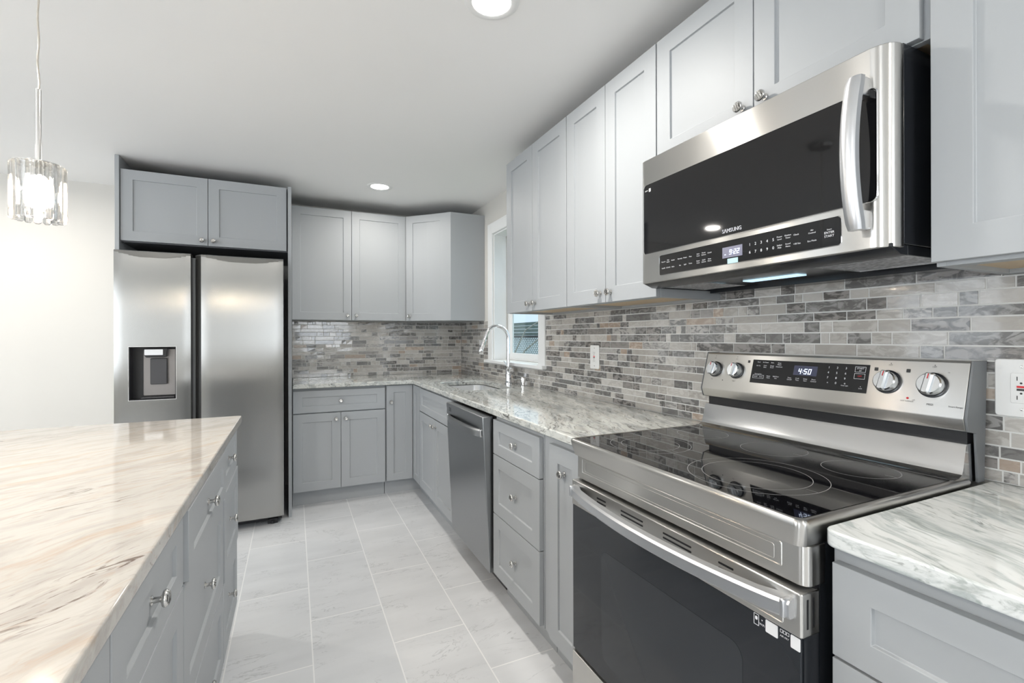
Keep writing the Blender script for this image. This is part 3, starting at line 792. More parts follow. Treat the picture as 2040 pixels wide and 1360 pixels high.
# ------------------------------------------------------------------ refrigerator
fr_ = thing('refrigerator', 'stainless steel side-by-side refrigerator with a dispenser in the left door', 'refrigerator', (-.51, 3.9, 0))
obj('cabinet_body', MB().box(-.950, -.070, 3.555, 4.30, .045, 1.752), 'grey_body', fr_, bev=.004)
obj('kick_grille', MB().box(-.945, -.075, 3.580, 3.60, .012, .058), 'black_plastic', fr_)
for x in (-.86, -.13):
    obj('foot', MB().box(x - .03, x + .03, 3.545, 3.60, .0, .030).lathe([(0, 0), (.014, 0), (.014, .02), (0, .02)], (x, 3.55, 0), seg=12), 'black_plastic', fr_)
def fridge_door(x0, x1, hole=None, cham=None):
    """bowed front skin with a crescent top, as a closed slab"""
    z0, z1, yb = .064, 1.768, 3.548
    W = x1 - x0
    xs = {x0, x1}; zs = {z0, z1}
    for k in range(17): xs.add(x0 + W * k / 16)
    zs |= {z0 + .004, z1 - .004}; 
    for k in range(1, 12): zs.add(z0 + (z1 - .06 - z0) * k / 12)
    for k in range(0, 16): zs.add(z1 - .06 + .06 * k / 16)
    if hole:
        hx0, hx1, hz0, hz1 = hole
        xs = {x for x in xs if min(abs(x - hx0), abs(x - hx1)) > .006} | {hx0, hx1}; zs = {z for z in zs if min(abs(z - hz0), abs(z - hz1)) > .02} | {hz0, hz1}
    xs = sorted(xs); zs = sorted(zs)
    def Y(x, z):
        q = 2 * (x - x0) / W - 1
        y = 3.470 + .005 * q * q + .005 * abs(q) ** 16
        zb = z1 - .004 - .036 * (1 - q * q)
        if z > zb: y += (z - zb) * .42 + .0015
        if z > z1 - .003: y += .006
        if z < z0 + .003: y += .004
        return y
    mb = MB(); I = {}
    for i, x in enumerate(xs):
        for k, z in enumerate(zs): I[i, k] = len(mb.v); mb.v.append((x, Y(x, z), z))
    for i in range(len(xs) - 1):
        for k in range(len(zs) - 1):
            if hole and xs[i] >= hole[0] - 1e-6 and xs[i + 1] <= hole[1] + 1e-6 and zs[k] >= hole[2] - 1e-6 and zs[k + 1] <= hole[3] + 1e-6: continue
            mb.f.append((I[i, k], I[i + 1, k], I[i + 1, k + 1], I[i, k + 1]))
    n = len(xs) - 1; mK = len(zs) - 1
    edge = [I[i, 0] for i in range(n + 1)] + [I[n, k] for k in range(1, mK + 1)] + [I[i, mK] for i in range(n - 1, -1, -1)] + [I[0, k] for k in range(mK - 1, 0, -1)]
    bk = []
    for e in edge:
        x, y, z = mb.v[e]; bx = x
        if cham == 'l' and abs(x - x0) < 1e-6: bx = x - .040
        if cham == 'r' and abs(x - x1) < 1e-6: bx = x + .006
        bk.append(len(mb.v)); mb.v.append((bx, yb, z))
    for a in range(len(edge)):
        b = (a + 1) % len(edge); mb.f.append((edge[a], edge[b], bk[b], bk[a]))
    mb.f.append(tuple(bk)); return mb
HX0, HX1, HZ0, HZ1 = -.884, -.653, .876, 1.193
ld = obj('freezer_door', fridge_door(-.956, -.578, (HX0, HX1, HZ0, HZ1)), 'steel_fridge', fr_, angle=12)
rd = obj('door', fridge_door(-.524, -.062, None, 'l'), 'steel_fridge', fr_, angle=12)
yf = 3.474; yr = 3.540
m = MB()      # dispenser housing lining
m.box(HX0, HX0 + .004, yf, yr, HZ0, HZ1); m.box(HX1 - .004, HX1, yf, yr, HZ0, HZ1); m.box(HX0, HX1, yf, yr, HZ1 - .004, HZ1); m.box(HX0, HX1, yf, yr, HZ0, HZ0 + .004); m.box(HX0, HX1, yr, yr + .004, HZ0, HZ1)
dp = obj('dispenser', m, 'black_plastic', ld)
obj('back_plate', MB().prism(rrect(HX0 + .055, HX1 - .010, HZ0 + .018, HZ1 - .012, .01), 'y', yr - .010, yr - .001), 'dispenser_plate', dp, bev=.003)
obj('paddle', MB().prism(rrect(HX0 + .094, HX1 - .052, HZ0 + .088, HZ1 - .070, .006), 'y', yr - .030, yr - .012), 'dark_grey_plastic', dp, bev=.004)
obj('ice_chute', MB().prism([(HX0 + .066, HZ1 - .008), (HX1 - .045, HZ1 - .008), (HX1 - .050, HZ1 - .058), (HX1 - .062, HZ1 - .064), (HX0 + .080, HZ1 - .064), (HX0 + .070, HZ1 - .052)], 'y', yf + .012, yr - .012), 'black_plastic', dp, bev=.003)
obj('touch_display', MB().prism(rrect(HX0 + .072, HX1 - .068, HZ1 - .050, HZ1 - .016, .003), 'y', yf + .009, yf + .012), 'label_white', dp)
obj('drip_tray', MB().box(HX0 + .055, HX1 - .01, yf + .008, yr - .002, HZ0 + .006, HZ0 + .014), 'dark_grey_plastic', dp, bev=.002)
m = MB()
t = .0025
for a in ((HX0 - t, HX0, HZ0 - t, HZ1 + t), (HX1, HX1 + t, HZ0 - t, HZ1 + t), (HX0, HX1, HZ1, HZ1 + t), (HX0, HX1, HZ0 - t, HZ0)): m.box(a[0], a[1], yf - .004, yf + .008, a[2], a[3])
obj('bezel', m, 'chrome', dp)

# ------------------------------------------------------------------ dishwasher
dw = thing('dishwasher', 'dark stainless dishwasher with its door ajar at the top, beside the sink cabinet', 'dishwasher', (1.15, 2.395, 0))
obj('tub_body', MB().box(.915, 1.46, 2.108, 2.688, .09, .866), 'dark_grey_plastic', dw)
obj('toe_panel', MB().box(.945, .96, 2.108, 2.688, .005, .10), 'dark_grey_plastic', dw)
door = obj('door', MB().prism([(.818, .862), (.872, .866), (.905, .108), (.853, .108)], 'y', 2.102, 2.690), 'steel_dishwasher', dw, bev=.004, seg=3)
def dx(z): return .818 + (.862 - z) / .754 * .035
secs = []
for k in range(15):
    q = k / 14; y = 2.118 + (2.664 - 2.118) * q; bow = .030 * (1 - (2 * q - 1) ** 4) * 1.0 + .002
    xf = dx(.78) - bow
    zc = .782
    secs.append([(xf + .012, y, zc - .021), (xf + .002, y, zc - .019), (xf, y, zc - .012), (xf - .001, y, zc + .010), (xf + .003, y, zc + .017), (xf + .014, y, zc + .018)])
obj('handle', MB().sections(secs), 'steel_dishwasher', door, angle=30)
for y in (2.124, 2.658): obj('handle_mount', MB().box(dx(.78) - .008, dx(.78) + .004, y - .006, y + .006, .764, .80), 'chrome', door, bev=.002)
for k in range(3): obj('vent_slot', MB().box(dx(.838 - k * .008) - .0008, dx(.83) + .002, 2.60, 2.64, .836 - k * .008, .840 - k * .008), 'black_plastic', door)

# ------------------------------------------------------------------ range
rg = thing('electric_range', 'stainless steel slide-in electric range with a black glass cooktop and back control panel', 'range', (1.15, .922, 0))
RY0, RY1 = .541, 1.303
obj('side_body', MB().box(.872, 1.470, RY0 + .003, RY1 - .003, .045, .868), 'black_enamel', rg)
for x in (.93, 1.42):
    for y in (RY0 + .05, RY1 - .05): obj('leg', MB().lathe([(0, 0), (.02, 0), (.02, .01), (.01, .014), (.01, .046), (0, .046)], (x, y, 0), seg=14), 'black_plastic', rg)
# cooktop frame: slightly bowed steel rim
secs = []
base = rrect(.808, 1.400, .533, 1.3065, .018, 6, (1, 0, 0, 1))
def inset(poly, d):
    cx = (min(p[0] for p in poly) + max(p[0] for p in poly)) / 2; cy2 = (min(p[1] for p in poly) + max(p[1] for p in poly)) / 2
    sx = (max(p[0] for p in poly) - min(p[0] for p in poly)) / 2; sy = (max(p[1] for p in poly) - min(p[1] for p in poly)) / 2
    return [(cx + (x - cx) * (sx - d) / sx, cy2 + (y - cy2) * (sy - d) / sy) for x, y in poly]
for d, z in ((.022, .869), (.010, .869), (.001, .905), (0, .913), (.002, .918), (.006, .9195), (.012, .9195), (.016, .9180)):
    secs.append([(x, y, z) for x, y in inset(base, d)])
top = obj('cooktop_frame', MB().sections(secs), 'steel_front', rg, angle=50)
gl = obj('cooktop_glass', MB().prism(rrect(.823, 1.352, .549, 1.2905, .008, 4), 'z', .9182, .9192), 'cook_glass', rg)
def ring(mb, cx, cy_, r, wdt=.0007, seg=96):
    vs = []; fs = []
    for k in range(seg):
        a = 2 * math.pi * k / seg
        for q in (r - wdt, r + wdt): vs.append((cx + q * math.cos(a), cy_ + q * math.sin(a), .9193))
    for k in range(seg):
        j = (k + 1) % seg; fs.append((2 * k, 2 * k + 1, 2 * j + 1, 2 * j))
    mb.add(vs, fs)
for cx, cy_, rs in ((.994, .772, (.150, .117)), (.985, 1.125, (.118, .085)), (1.262, .920, (.086,)), (1.262, .690, (.080,)), (1.250, 1.170, (.080,))):
    m = MB()
    for r in rs: ring(m, cx, cy_, r)
    m.add([(cx - .0006, cy_ - rs[0] + .002, .9193), (cx + .0006, cy_ - rs[0] + .002, .9193), (cx + .0006, cy_ - rs[0] + .026, .9193), (cx - .0006, cy_ - rs[0] + .026, .9193)], [(0, 1, 2, 3)])
    obj('burner_mark', m, 'ring_print', gl)
# front fascia with embossed field
m = MB().prism(rrect(.832, .885, RY0 + .001, RY1 - .001, .018, 6, (1, 0, 0, 1)), 'z', .7935, .8665)
fa = obj('fascia', m, 'steel_front', rg, bev=.0015)
m = MB()
O = [.588, 1.266, .8125, .8615]
def ringbox(mb, x, a0, a1, z0, z1, t, d, r=.006):
    """raised rounded outline standing d proud of plane x (toward -X)"""
    A = rrect(a0, a1, z0, z1, r, 5); Bq = rrect(a0 + t, a1 - t, z0 + t, z1 - t, max(.001, r - t), 5); n = len(A)
    vs = [(x, p[0], p[1]) for p in A] + [(x - d, (p[0] + q[0]) / 2, (p[1] + q[1]) / 2) for p, q in zip(A, Bq)] + [(x, q[0], q[1]) for q in Bq]
    fs = []
    for i in range(n):
        j = (i + 1) % n; fs += [(i, j, n + j, n + i), (n + i, n + j, 2 * n + j, 2 * n + i)]
    mb.add(vs, fs)
ringbox(m, .8325, *O, .005, .0018); ringbox(m, .8325, O[0] + .016, O[1] - .016, O[2] + .008, O[3] - .010, .003, .0012)
obj('embossing', m, 'steel_front', fa, angle=60)
obj('vent_gap', MB().box(.860, .880, RY0 + .004, RY1 - .004, .780, .795), 'black_plastic', rg)
# oven door
od = obj('oven_door', MB().prism(rrect(.8165, .866, RY0, RY1, .006, 4, (1, 0, 0, 1)), 'z', .7075, .786), 'steel_front', rg, bev=.002)
m = MB().box(.826, .866, RY0 + .002, RY1 - .002, .236, .7073)
obj('door_side', m, 'black_enamel', od)
g = obj('door_glass', MB().box(.8185, .8255, RY0 + .004, RY1 - .004, .247, .7070), 'oven_glass', od, bev=.001)
obj('viewing_window', MB().prism(rrect(.665, 1.145, .300, .622, .03), 'x', .8179, .8186), 'oven_window', g)
for a, b in ((1.163, 1.119), (1.050, .960), (.887, .797), (.722, .684)):
    for z in (.768, .757): obj('vent_slot', MB().prism(rrect(b, a, z - .0022, z + .0022, .002), 'x', .8158, .817), 'black_plastic', od)
for x in (.830, .846): obj('vent_slot', MB().box(x, x + .0045, RY0 - .0006, RY0 + .001, .722, .775), 'black_plastic', od)
m = MB(); ringbox(m, .8168, .575, 1.270, .7165, .7455, .004, .0012)
obj('embossing', m, 'steel_front', od, angle=60)
# bowed handle
secs = []
for k in range(25):
    q = k / 24; y = .556 + (1.288 - .556) * q; bow = .046 * math.sin(math.pi * min(1, max(0, q))) ** .75
    xf = .803 - bow; zc = .757
    bk_ = xf + .016 if 1 < k < 23 else .8166
    secs.append([(bk_, y, zc - .019), (xf + .004, y, zc - .019), (xf, y, zc - .014), (xf - .001, y, zc + .008), (xf + .003, y, zc + .014), (bk_, y, zc + .017)])
hd = obj('handle', MB().sections(secs), 'steel_handle_long', od, angle=30)
for y in (.5645, 1.2795): obj('handle_mount', MB().box(.794, .8175, y - .005, y + .005, .740, .774), 'steel_handle_long', hd, bev=.003)
# printed stickers along the glass top
for a, b in ((.613, .588), (.563, .545)): obj('sticker', MB().prism(rrect(b, a, .682, .7055, .002), 'x', .8176, .8184), 'label_white', g)
m = MB(); F = ((0, -1, 0), (0, 0, 1), (-1, 0, 0))
for a, b in ((.6385, .6275),):
    for z0, z1, y0_, y1_ in ((.684, .7055, b, b + .0008), (.684, .7055, a - .0008, a), (.684, .6848, b, a), (.7047, .7055, b, a)): m.box(.8178, .8184, y0_, y1_, z0, z1)
m.prism(rrect(.6305, .6355, .694, .701, .002), 'x', .8178, .8184)
text(m, 'WiFi', .006, (.8184, .6205, .690), F); text(m, 'AIR FRY', .005, (.8184, .575, .692), F); text(m, '▾', .010, (.8184, .6205, .698), F)
for k in range(3): 
    y = .5835 - k * .0062
    for z0, z1, y0_, y1_ in ((.698, .704, y - .005, y - .0045), (.698, .704, y - .0005, y), (.698, .6985, y - .005, y), (.7035, .704, y - .005, y)): m.box(.8178, .8184, y0_, y1_, z0, z1)
obj('printed_marks', m, 'print_white', g)
# storage drawer
obj('storage_drawer', MB().prism(rrect(.8165, .866, RY0, RY1, .006, 4, (1, 0, 0, 1)), 'z', .095, .2355), 'steel_front', rg, bev=.002)
obj('base_skirt', MB().box(.86, .872, RY0 + .01, RY1 - .01, .045, .093), 'black_enamel', rg)
# backguard
m = MB().prism([(1.352, .9195), (1.372, .921), (1.386, .928), (1.391, .938), (1.404, .990), (1.408, .996), (1.470, .996), (1.470, .905), (1.352, .905)], 'y', RY0 + .002, RY1 - .002)
obj('riser', m, 'steel_polished', rg, angle=20)
obj('vent_recess', MB().box(1.420, 1.468, RY0 + .006, RY1 - .006, .996, 1.04), 'black_plastic', rg)
kx = .27
def gx(z): return 1.388 + (z - 1.052) * kx
bg = obj('backguard', MB().prism([(1.398, 1.030), (1.400, 1.026), (1.430, 1.022), (1.476, 1.022), (1.486, 1.186), (gx(1.186) + .004, 1.186), (gx(1.182), 1.183), (gx(1.058), 1.058), (gx(1.054) + .001, 1.053)], 'y', RY0, RY1), 'steel_front', rg, bev=.0015)
for y0_, y1_ in ((RY0 - .006, RY0 - .0005), (RY1 + .0003, RY1 + .003)):
    m = MB(); m.prism([(1.397, 1.026), (1.43, 1.020), (1.440, .905), (1.470, .905), (1.484, 1.188), (gx(1.188) - .001, 1.188), (gx(1.056) - .002, 1.056)], 'y', y0_, y1_)
    obj('end_cap', m, 'grey_body', bg, bev=.001)
vdir = Vector((kx, 0, 1)).normalized(); ndir = Vector((-1, 0, kx)).normalized(); FG = ((0, -1, 0), tuple(vdir), tuple(ndir))
def gp(y, z, lift=0): return Vector((gx(z), y, z)) + ndir * lift
cp = obj('control_panel', MB().loc_prism(rrect(-.1785, .1785, -.0395, .0395, .001), gp(.9265, 1.1295), *FG, -.001, .0012), 'black_glass', bg)
obj('clock_display', MB().loc_prism(rrect(-.036, .036, -.015, .015, .001), gp(.9225, 1.141), *FG, .0012, .0016), 'clock_screen_dark', cp)
m = MB(); digits(m, '4:50', .0165, gp(.923, 1.1385, .0016), FG); obj('clock_digits', m, 'digit_light', cp)
m = MB()
def L_(s, y, z, size=.0052): text(m, s, size, gp(y, z, .0012), FG)
for i, s_ in enumerate(('Broil', 'Air Roast', 'Bake', 'Keep')): L_(s_, 1.082 - i * .0245, 1.160)
L_('Warm', 1.0085, 1.1545)
for i, (a, b) in enumerate((('Air Fry', ''), ('Conv', 'Bake'), ('Bread', 'Proof'), ('Dehydrate', ''))):
    L_(a, 1.082 - i * .0245, 1.148 if not b else 1.1495); b and L_(b, 1.082 - i * .0245, 1.1440)
L_('Warming Zone', 1.078, 1.1215, .0042); L_('On/Off', 1.087, 1.1125); L_('Level', 1.067, 1.1125)
for a, b, y in (('Steam', 'Clean', 1.040), ('Self Clean', '3 hr', 1.014), ('Timer', 'On/Off', .968), ('Cook', 'Time', .943), ('Delay', 'Start', .918), ('Smart', 'Control', .893)):
    L_(a, y, 1.1165); L_(b, y, 1.1110)
for i in range(9): L_(str(i + 1), .854 - (i % 3) * .0235, 1.155 - (i // 3) * .0145, .0085)
L_('*', .852, 1.110, .009); L_('0', .8295, 1.112, .0085); L_('Oven Light', .805, 1.107, .0042); L_('o', .805, 1.113, .008)
L_('START', .770, 1.1565, .0062); L_('SET', .770, 1.1505, .0042); L_('Lock', .764, 1.103, .0045); L_('▴', .764, 1.108, .008)
def frame_g(y0_, y1_, z0, z1):
    u_ = lambda y: .9265 - y
    def v_(z): return (z - 1.1295) * math.sqrt(1 + kx * kx)
    t = .0007
    for a, b, c_, d_ in ((y1_, y1_ - t, z0, z1), (y0_ + t, y0_, z0, z1), (y1_, y0_, z0, z0 + t), (y1_, y0_, z1 - t, z1)):
        m.loc_prism([(u_(a), v_(c_)), (u_(b), v_(c_)), (u_(b), v_(d_)), (u_(a), v_(d_))], gp(.9265, 1.1295), *FG, .0012, .0015)
frame_g(.757, .784, 1.1465, 1.1615); frame_g(.757, .784, 1.128, 1.143); frame_g(1.057, 1.097, 1.107, 1.118)
obj('printed_legend', m, 'print_white', cp)
m = MB(); L_('OFF', .770, 1.1355, .0062); obj('off_legend', m, 'print_red', cp)
m = MB()
def sqm(y, z): m.loc_prism(rrect(-.0045, .0045, -.0045, .0045, .001), gp(y, z), *FG, 0, .0005)
sqm(1.121, 1.160); sqm(.7325, 1.158); sqm(.660, 1.158)
for y in (1.262, 1.170): L_('OFF', y, 1.166, .005); L_('MED', y, 1.090, .0042)
for y in (.700, .607): L_('OFF', y, 1.170, .0052)
L_('MED', .607, 1.080, .0065); L_('HI', .578, 1.158, .0042); L_('LO', .640, 1.087, .0042); L_('HOT SURFACE', .654, 1.083, .0042); L_('Smart Range', .558, 1.080, .0052)
for y in (1.262, 1.170, .700, .607): m.loc_prism([(.0012 * math.cos(a * .7), .0012 * math.sin(a * .7)) for a in range(9)], gp(y, 1.1745), *FG, 0, .0005)
for y in (1.216,): m.loc_prism([(.002 * math.cos(a * .7), .002 * math.sin(a * .7)) for a in range(9)], gp(y, 1.090), *FG, 0, .0005)
obj('printed_legend', m, 'print_dark', bg)
m = MB(); m.loc_prism([(.0028 * math.cos(a * .63), .0028 * math.sin(a * .63)) for a in range(10)], gp(.654, 1.0905), *FG, 0, .0006); obj('indicator', m, 'print_red', bg)
for y, sc in ((1.255, .92), (1.165, .92), (.702, 1.0), (.607, 1.0)):
    z = 1.1265; P = gp(y, z)
    m = MB(); m.lathe([(0, 0), (.031 * sc, 0), (.031 * sc, .003), (.029 * sc, .004), (0, .004)], P, ndir, 40)
    kb = obj('control_knob', m, 'black_enamel', bg)
    m = MB(); m.lathe([(0, .003), (.0275 * sc, .003), (.0270 * sc, .006), (.0255 * sc, .020), (.023 * sc, .023), (0, .023)], P, ndir, 40)
    cap_ = obj('knob_body', m, 'range_knob_metal', kb, angle=30)
    ca_, sa_ = math.cos(math.radians(-8)), math.sin(math.radians(-8))
    u2 = Vector((0, -1, 0)) * ca_ + vdir * sa_; v2 = -Vector((0, -1, 0)) * sa_ + vdir * ca_
    m = MB(); m.sections([[P + u2 * a + v2 * b + ndir * d for a, b in q] for q, d in ((rrect(-.009 * sc, .009 * sc, -.026 * sc, .026 * sc, .004), .020), (rrect(-.0085 * sc, .0085 * sc, -.0255 * sc, .0255 * sc, .004), .028), (rrect(-.005 * sc, .005 * sc, -.023 * sc, .023 * sc, .003), .032))])
    obj('grip', m, 'range_knob_metal', kb, angle=30)
    m = MB(); m.add([P + u2 * a + v2 * b + ndir * .0326 for a, b in ((-.001, .010 * sc), (.001, .010 * sc), (.001, .0225 * sc), (-.001, .0225 * sc))], [(0, 1, 2, 3)]); obj('pointer', m, 'print_red', kb)

# ------------------------------------------------------------------ microwave
mw = thing('microwave', 'over-the-range stainless steel microwave with a black glass door, hung above the range', 'microwave', (1.30, .922, 1.42))
MX = 1.100; MY0, MY1 = .541, 1.303; MZ0, MZ1 = 1.430, 1.851
obj('housing', MB().box(1.150, XW - .008, MY0 + .002, MY1 - .002, 1.438, 1.856), 'black_enamel', mw, bev=.002)
prof = [(1.146, MY1), (MX + .022, MY1), (MX + .009, MY1 - .004), (MX + .002, MY1 - .012), (MX, MY1 - .022), (MX, MY0 + .040), (MX + .003, MY0 + .026), (MX + .010, MY0 + .013), (MX + .020, MY0 + .004), (MX + .032, MY0), (1.146, MY0)]
md = obj('door', MB().prism(prof, 'z', MZ0, MZ1), 'steel_front', mw, bev=.0015, angle=45)
obj('door_gasket', MB().box(1.1465, 1.1495, MY0 + .004, MY1 - .004, 1.436, 1.850), 'black_plastic', mw)
g = obj('door_glass', MB().prism(rrect(.568, 1.281, 1.530, 1.763, .012), 'x', MX - .0022, MX + .001), 'black_glass', md)
m = MB(); ringbox(m, MX + .0004, .5645, 1.2845, 1.5265, 1.7665, .0035, .0026, .014); obj('bezel', m, 'chrome', md, angle=60)
cpn = obj('control_panel', MB().prism(rrect(.638, 1.205, 1.4495, 1.512, .007), 'x', MX - .0018, MX + .001), 'black_glass', md)
m = MB(); ringbox(m, MX + .0004, .6358, 1.2072, 1.4473, 1.5142, .0022, .0022, .008); obj('bezel', m, 'chrome', cpn, angle=60)
obj('clock_display', MB().box(MX - .0024, MX - .0017, .889, .954, 1.4655, 1.4955), 'clock_screen', cpn)
m = MB(); digits(m, '9:22', .0135, (MX - .0024, .914, 1.4800), UX); text(m, 'PM', .0045, (MX - .0024, .944, 1.4745), UX); obj('clock_digits', m, 'digit_light', cpn)
obj('energy_sticker', MB().box(MX - .0024, MX - .0017, .903, .937, 1.4485, 1.4625), 'label_blue', cpn)
m = MB(); text(m, 'S\u039bMSUNG', .0150, (MX - .0022, .9225, 1.5405), UX, sx=.92)
vs_off = [(x, y, z + .0) for x, y, z in m.v]; k_ = list(m.f)
m.add([(x, y + .0005, z + .0003) for x, y, z in vs_off], k_); m.add([(x, y - .0005, z - .0003) for x, y, z in vs_off], k_)
obj('brand_lettering', m, 'print_white', g)
m = MB()
def M_(s, y, z, size=.0058): text(m, s, size, (MX - .0018, y, z), UX)
for i in range(5): M_(str(i + 1), .866 - i * .0168, 1.4895, .0105); M_(str((i + 6) % 10), .866 - i * .0168, 1.4690, .0105)
for a, b, y, z in (('Power', 'Level', .782, 1.491), ('Kitchen', 'Timer', .760, 1.491), ('Soften', 'Melt', .782, 1.470), ('Sound', 'Menu', .760, 1.470), ('Air', 'Control', .701, 1.491)):
    M_(a, y, z + .0028, .0054); M_(b, y, z - .0034, .0054)
M_('Clock', .739, 1.491, .0056); M_('+30 Sec', .737, 1.469, .0056); M_('Eco Mode', .701, 1.469, .0052); M_('Smart', .662, 1.4875, .0045); M_('ENTER', .662, 1.4805, .0075); M_('START', .662, 1.4725, .0075)
for i, (a, b) in enumerate((('Popcorn', ''), ('Melt', 'Butter'), ('Reheat', ''), ('Beverage', ''), ('Potato', ''), ('Pizza', ''), ('Auto', 'Cook'), ('Power', 'Defrost'), ('Cancel', ''))):
    y = 1.187 - i * .0212 - (i // 3) * .009
    if b: M_(a, y, 1.4935, .0052); M_(b, y, 1.4875, .0052)
    else: M_(a, y, 1.4905, .0052)
for i, (a, b) in enumerate((('On/Off', ''), ('1/2/3/4/5', ''), ('Hi/Lo', ''), ('Fan', ''), ('Light', ''), ('Turbo', ''), ('Steam', 'Cook'), ('Quick', 'Defrost'), ('Keep', 'Warm'))):
    y = 1.187 - i * .0212 - (i // 3) * .009
    if b: M_(a, y, 1.4725, .0052); M_(b, y, 1.4665, .0052)
    else: M_(a, y, 1.4695, .0052)
obj('printed_legend', m, 'print_white', cpn)
m = MB(); m.box(MX - .0026, MX - .002, 1.247, 1.2555, 1.7385, 1.7495); text(m, 'BIXBY', .0055, (MX - .0023, 1.2665, 1.7440), UX); obj('glass_sticker', m, 'label_white', g)
# arched pull handle
secs = []
for k in range(21):
    q = k / 20; z = 1.4675 + (1.788 - 1.4675) * q; bow = .026 * math.sin(math.pi * q) ** .8; xf = 1.060 - bow
    y0_, y1_ = .5745, .6055
    if q > .999 or q < .001: y0_ += .002; y1_ -= .002
    secs.append([(xf + .016, y0_ - .001, z), (xf + .004, y0_, z), (xf, y0_ + .005, z), (xf - .002, (y0_ + y1_) / 2, z), (xf, y1_ - .005, z), (xf + .004, y1_, z), (xf + .016, y1_ - .002, z)])
hd = obj('handle', MB().sections(secs), 'steel_handle', md, angle=30)
for z in (1.490, 1.768): obj('handle_mount', MB().box(1.064, MX + .001, .578, .598, z - .020, z + .020), 'steel_handle', hd, bev=.003)
# underside
m = MB(); m.prism([(1.112, 1.4295), (1.146, 1.4165), (1.172, 1.4155), (1.172, 1.4375), (1.112, 1.4375)], 'y', MY0 + .006, MY1 - .006)
m.box(1.172, XW - .01, MY0 + .006, MY0 + .012, 1.417, 1.4375); m.box(1.172, XW - .01, MY1 - .012, MY1 - .006, 1.417, 1.4375)
m.prism([(1.42, 1.4375), (1.42, 1.408), (XW - .01, 1.408), (XW - .01, 1.4375)], 'y', MY0 + .012, MY1 - .012)
obj('bottom_shroud', m, 'black_enamel', mw, bev=.001)
obj('bottom_plate', MB().box(1.172, 1.42, MY0 + .012, MY1 - .012, 1.4245, 1.4375), 'black_enamel', mw)
for y0_, y1_ in ((.562, .752), (1.110, 1.282)):
    fl = obj('grease_filter', MB().box(1.195, 1.385, y0_, y1_, 1.4205, 1.4245), 'filter_mesh', mw)
    m = MB(); t = .004
    for a in ((1.195 - t, 1.195, y0_ - t, y1_ + t), (1.385, 1.385 + t, y0_ - t, y1_ + t), (1.195, 1.385, y0_ - t, y0_), (1.195, 1.385, y1_, y1_ + t)): m.box(*a, 1.4190, 1.4245)
    obj('frame', m, 'steel_polished', fl)
obj('hood_lamp', MB().box(1.305, 1.345, .875, 1.055, 1.4215, 1.4245), 'hood_lamp', mw)

# ------------------------------------------------------------------ wall outlets
def outlet(label, y, z, w=.082, h=.128):
    x = PX - .0065
    o = thing('wall_outlet', label, 'outlet', (x, y, z), 'white outlets on the tiled wall')
    obj('cover_plate', MB().prism(rrect(y - w / 2, y + w / 2, z - h / 2, z + h / 2, .007), 'x', x - .0055, x), 'white_plastic', o, bev=.002)
    rc = obj('receptacle', MB().prism(rrect(y - .0175, y + .0175, z - .034, z + .034, .003), 'x', x - .0075, x - .0050), 'white_plastic', o, bev=.0008)
    m = MB()
    for s in (1, -1):
        for dy, hh in ((.0065, .0045), (-.0065, .0038)): m.box(x - .0079, x - .0074, y + dy - .0008, y + dy + .0008, z + s * .0215 - hh, z + s * .0215 + hh)
        m.lathe([(0, 0), (.0022, 0), (.0022, .0006), (0, .0006)], (x - .0074, y, z + s * .0125 + (.001 if s < 0 else -.001)), (-1, 0, 0), 10)
    m.box(x - .0086, x - .0074, y - .007, y + .007, z - .0055, z - .001)
    obj('slots', m, 'print_dark', rc)
    obj('test_button', MB().box(x - .0086, x - .0074, y - .007, y + .007, z + .001, z + .0055), 'print_red', rc)
    m = MB()
    for s in (1, -1): m.lathe([(0, 0), (.003, 0), (.002, .0012), (0, .0014)], (x - .0054, y, z + s * .048), (-1, 0, 0), 12)
    obj('screw', m, 'nickel', o)
outlet('white outlet with red and black buttons on the mosaic between the window and the range', 2.128, 1.137)
outlet('large white outlet at the right edge of the photo beside the range panel', .476, 1.128, .090, .131)
outlet('white outlet low on the mosaic left of the window, half behind the faucet', 3.835, 1.160)

# ------------------------------------------------------------------ lights in the room
def downlight(x, y, label, power=DOWNLIGHT_W):
    o = thing('recessed_downlight', label, 'ceiling light', (x, y, ZC), 'round recessed downlights in the ceiling')
    obj('trim_ring', MB().lathe([(.066, -.004), (.070, -.006), (.088, -.004), (.094, -.0005), (.066, -.0005)], (x, y, ZC), seg=40).lathe([(.066, -.004), (.066, -.0005)], (x, y, ZC), seg=40), 'white_plastic', o)
    obj('lens', MB().lathe([(0, -.0042), (.05, -.0042), (.066, -.0032), (.066, -.001), (0, -.001)], (x, y, ZC), seg=40), 'lamp_lens', o)
    l = area('downlight_glow', (0, 0, -.012), (0, 0, -1), .12, .12, power, (1, .955, .89), 172, 'DISK', o)
downlight(.59, 3.633, 'small recessed downlight over the far counter corner', 6.5)
downlight(.611, 1.474, 'recessed downlight cut by the top edge of the photo')
downlight(.60, -.75, 'recessed downlight behind the camera near the range side')
downlight(-1.75, 3.55, 'recessed downlight near the left wall beyond the island')
downlight(-1.75, 1.30, 'recessed downlight over the seating side of the island')
downlight(-1.75, -.85, 'recessed downlight behind the camera on the left')

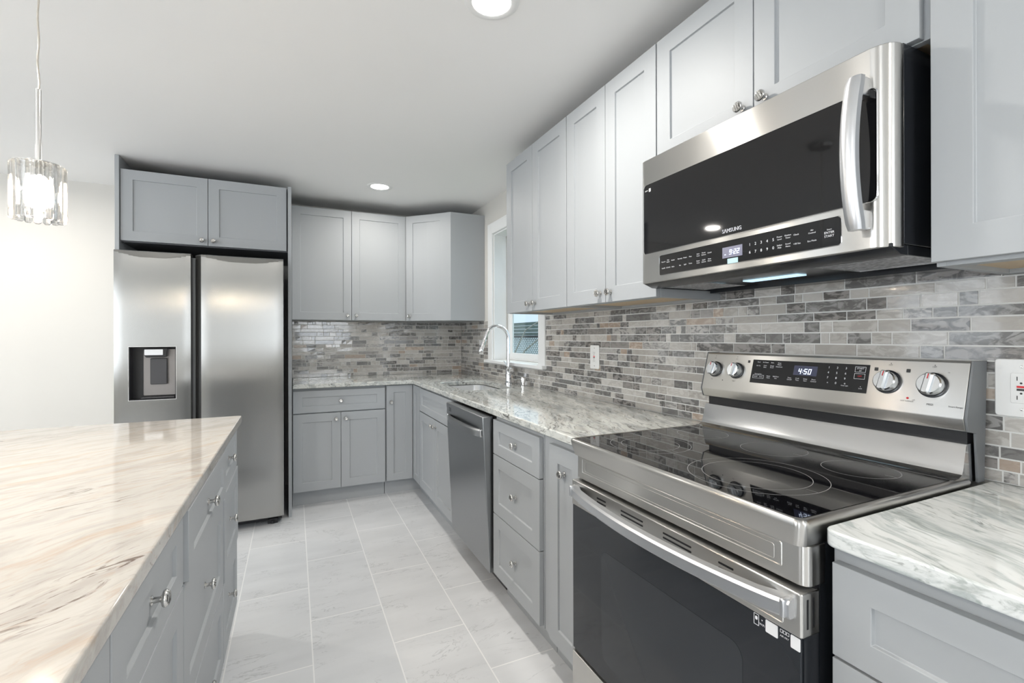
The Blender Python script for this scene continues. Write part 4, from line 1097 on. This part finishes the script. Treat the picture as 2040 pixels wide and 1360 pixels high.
def pendant(x, y, label):
    o = thing('pendant_lamp', label, 'pendant lamp', (x, y, 1.57), 'crystal pendants over the island')
    obj('canopy', MB().lathe([(0, ZC - .022), (.055, ZC - .020), (.060, ZC - .012), (.060, ZC - .0005), (0, ZC - .0005)], (x, y, 0)), 'nickel', o)
    rr = random.Random(int(y * 10)); pts = []
    for k in range(22):
        z = 1.945 + (ZC - .02 - 1.945) * k / 21; pts.append((x + .002 * math.sin(k * 1.1), y + .002 * math.cos(k * 1.3), z))
    obj('cord', MB().tube(pts, .0026, 8), 'clear_cord', o)
    obj('stem', MB().tube([(x, y, 1.735), (x, y, 1.945)], .0065, 16), 'nickel', o)
    obj('socket_plate', MB().lathe([(0, 1.733), (.050, 1.733), (.050, 1.736), (.016, 1.738), (.014, 1.745), (0, 1.745)], (x, y, 0)).lathe([(0, 1.733), (.014, 1.733), (.014, 1.700), (0, 1.700)], (x, y, 0)), 'nickel', o)
    sh = MB(); n = 16
    for k in range(n):
        a = 2 * math.pi * k / n; cx_, cy_ = x + .051 * math.cos(a), y + .051 * math.sin(a); R_, T_ = Vector((math.cos(a), math.sin(a), 0)), Vector((-math.sin(a), math.cos(a), 0))
        C_ = Vector((cx_, cy_, 0)); sec = [(-.0075, -.0055), (.0075, -.0055), (.0088, 0), (.0040, .0085), (-.0040, .0085), (-.0088, 0)]
        def S(z, sc): return [C_ + T_ * (a_ * sc) + R_ * (b_ * sc) + Vector((0, 0, z)) for a_, b_ in sec]
        sh.sections([S(1.575, .55), S(1.580, 1), S(1.728, 1), S(1.733, .6)])
    obj('crystal_shade', sh, 'crystal', o, smooth=False)
    obj('bulb', MB().lathe([(0, 1.702), (.016, 1.700), (.022, 1.690), (.029, 1.670), (.031, 1.650), (.027, 1.628), (.015, 1.612), (0, 1.608)], (x, y, 0)), 'bulb', o)
    l = D.lights.new('pendant_glow', 'POINT'); l.energy = PENDANT_W; l.color = (1, .80, .58); l.shadow_soft_size = .012
    lo = D.objects.new('pendant_glow', l); COL.objects.link(lo); lo.parent = o; lo.location = (0, 0, 1.595 - 1.57)
pendant(-.650, 1.76, 'crystal pendant lamp with a clear cord over the far end of the island')
pendant(-.650, .55, 'crystal pendant lamp over the near end of the island, outside the view')
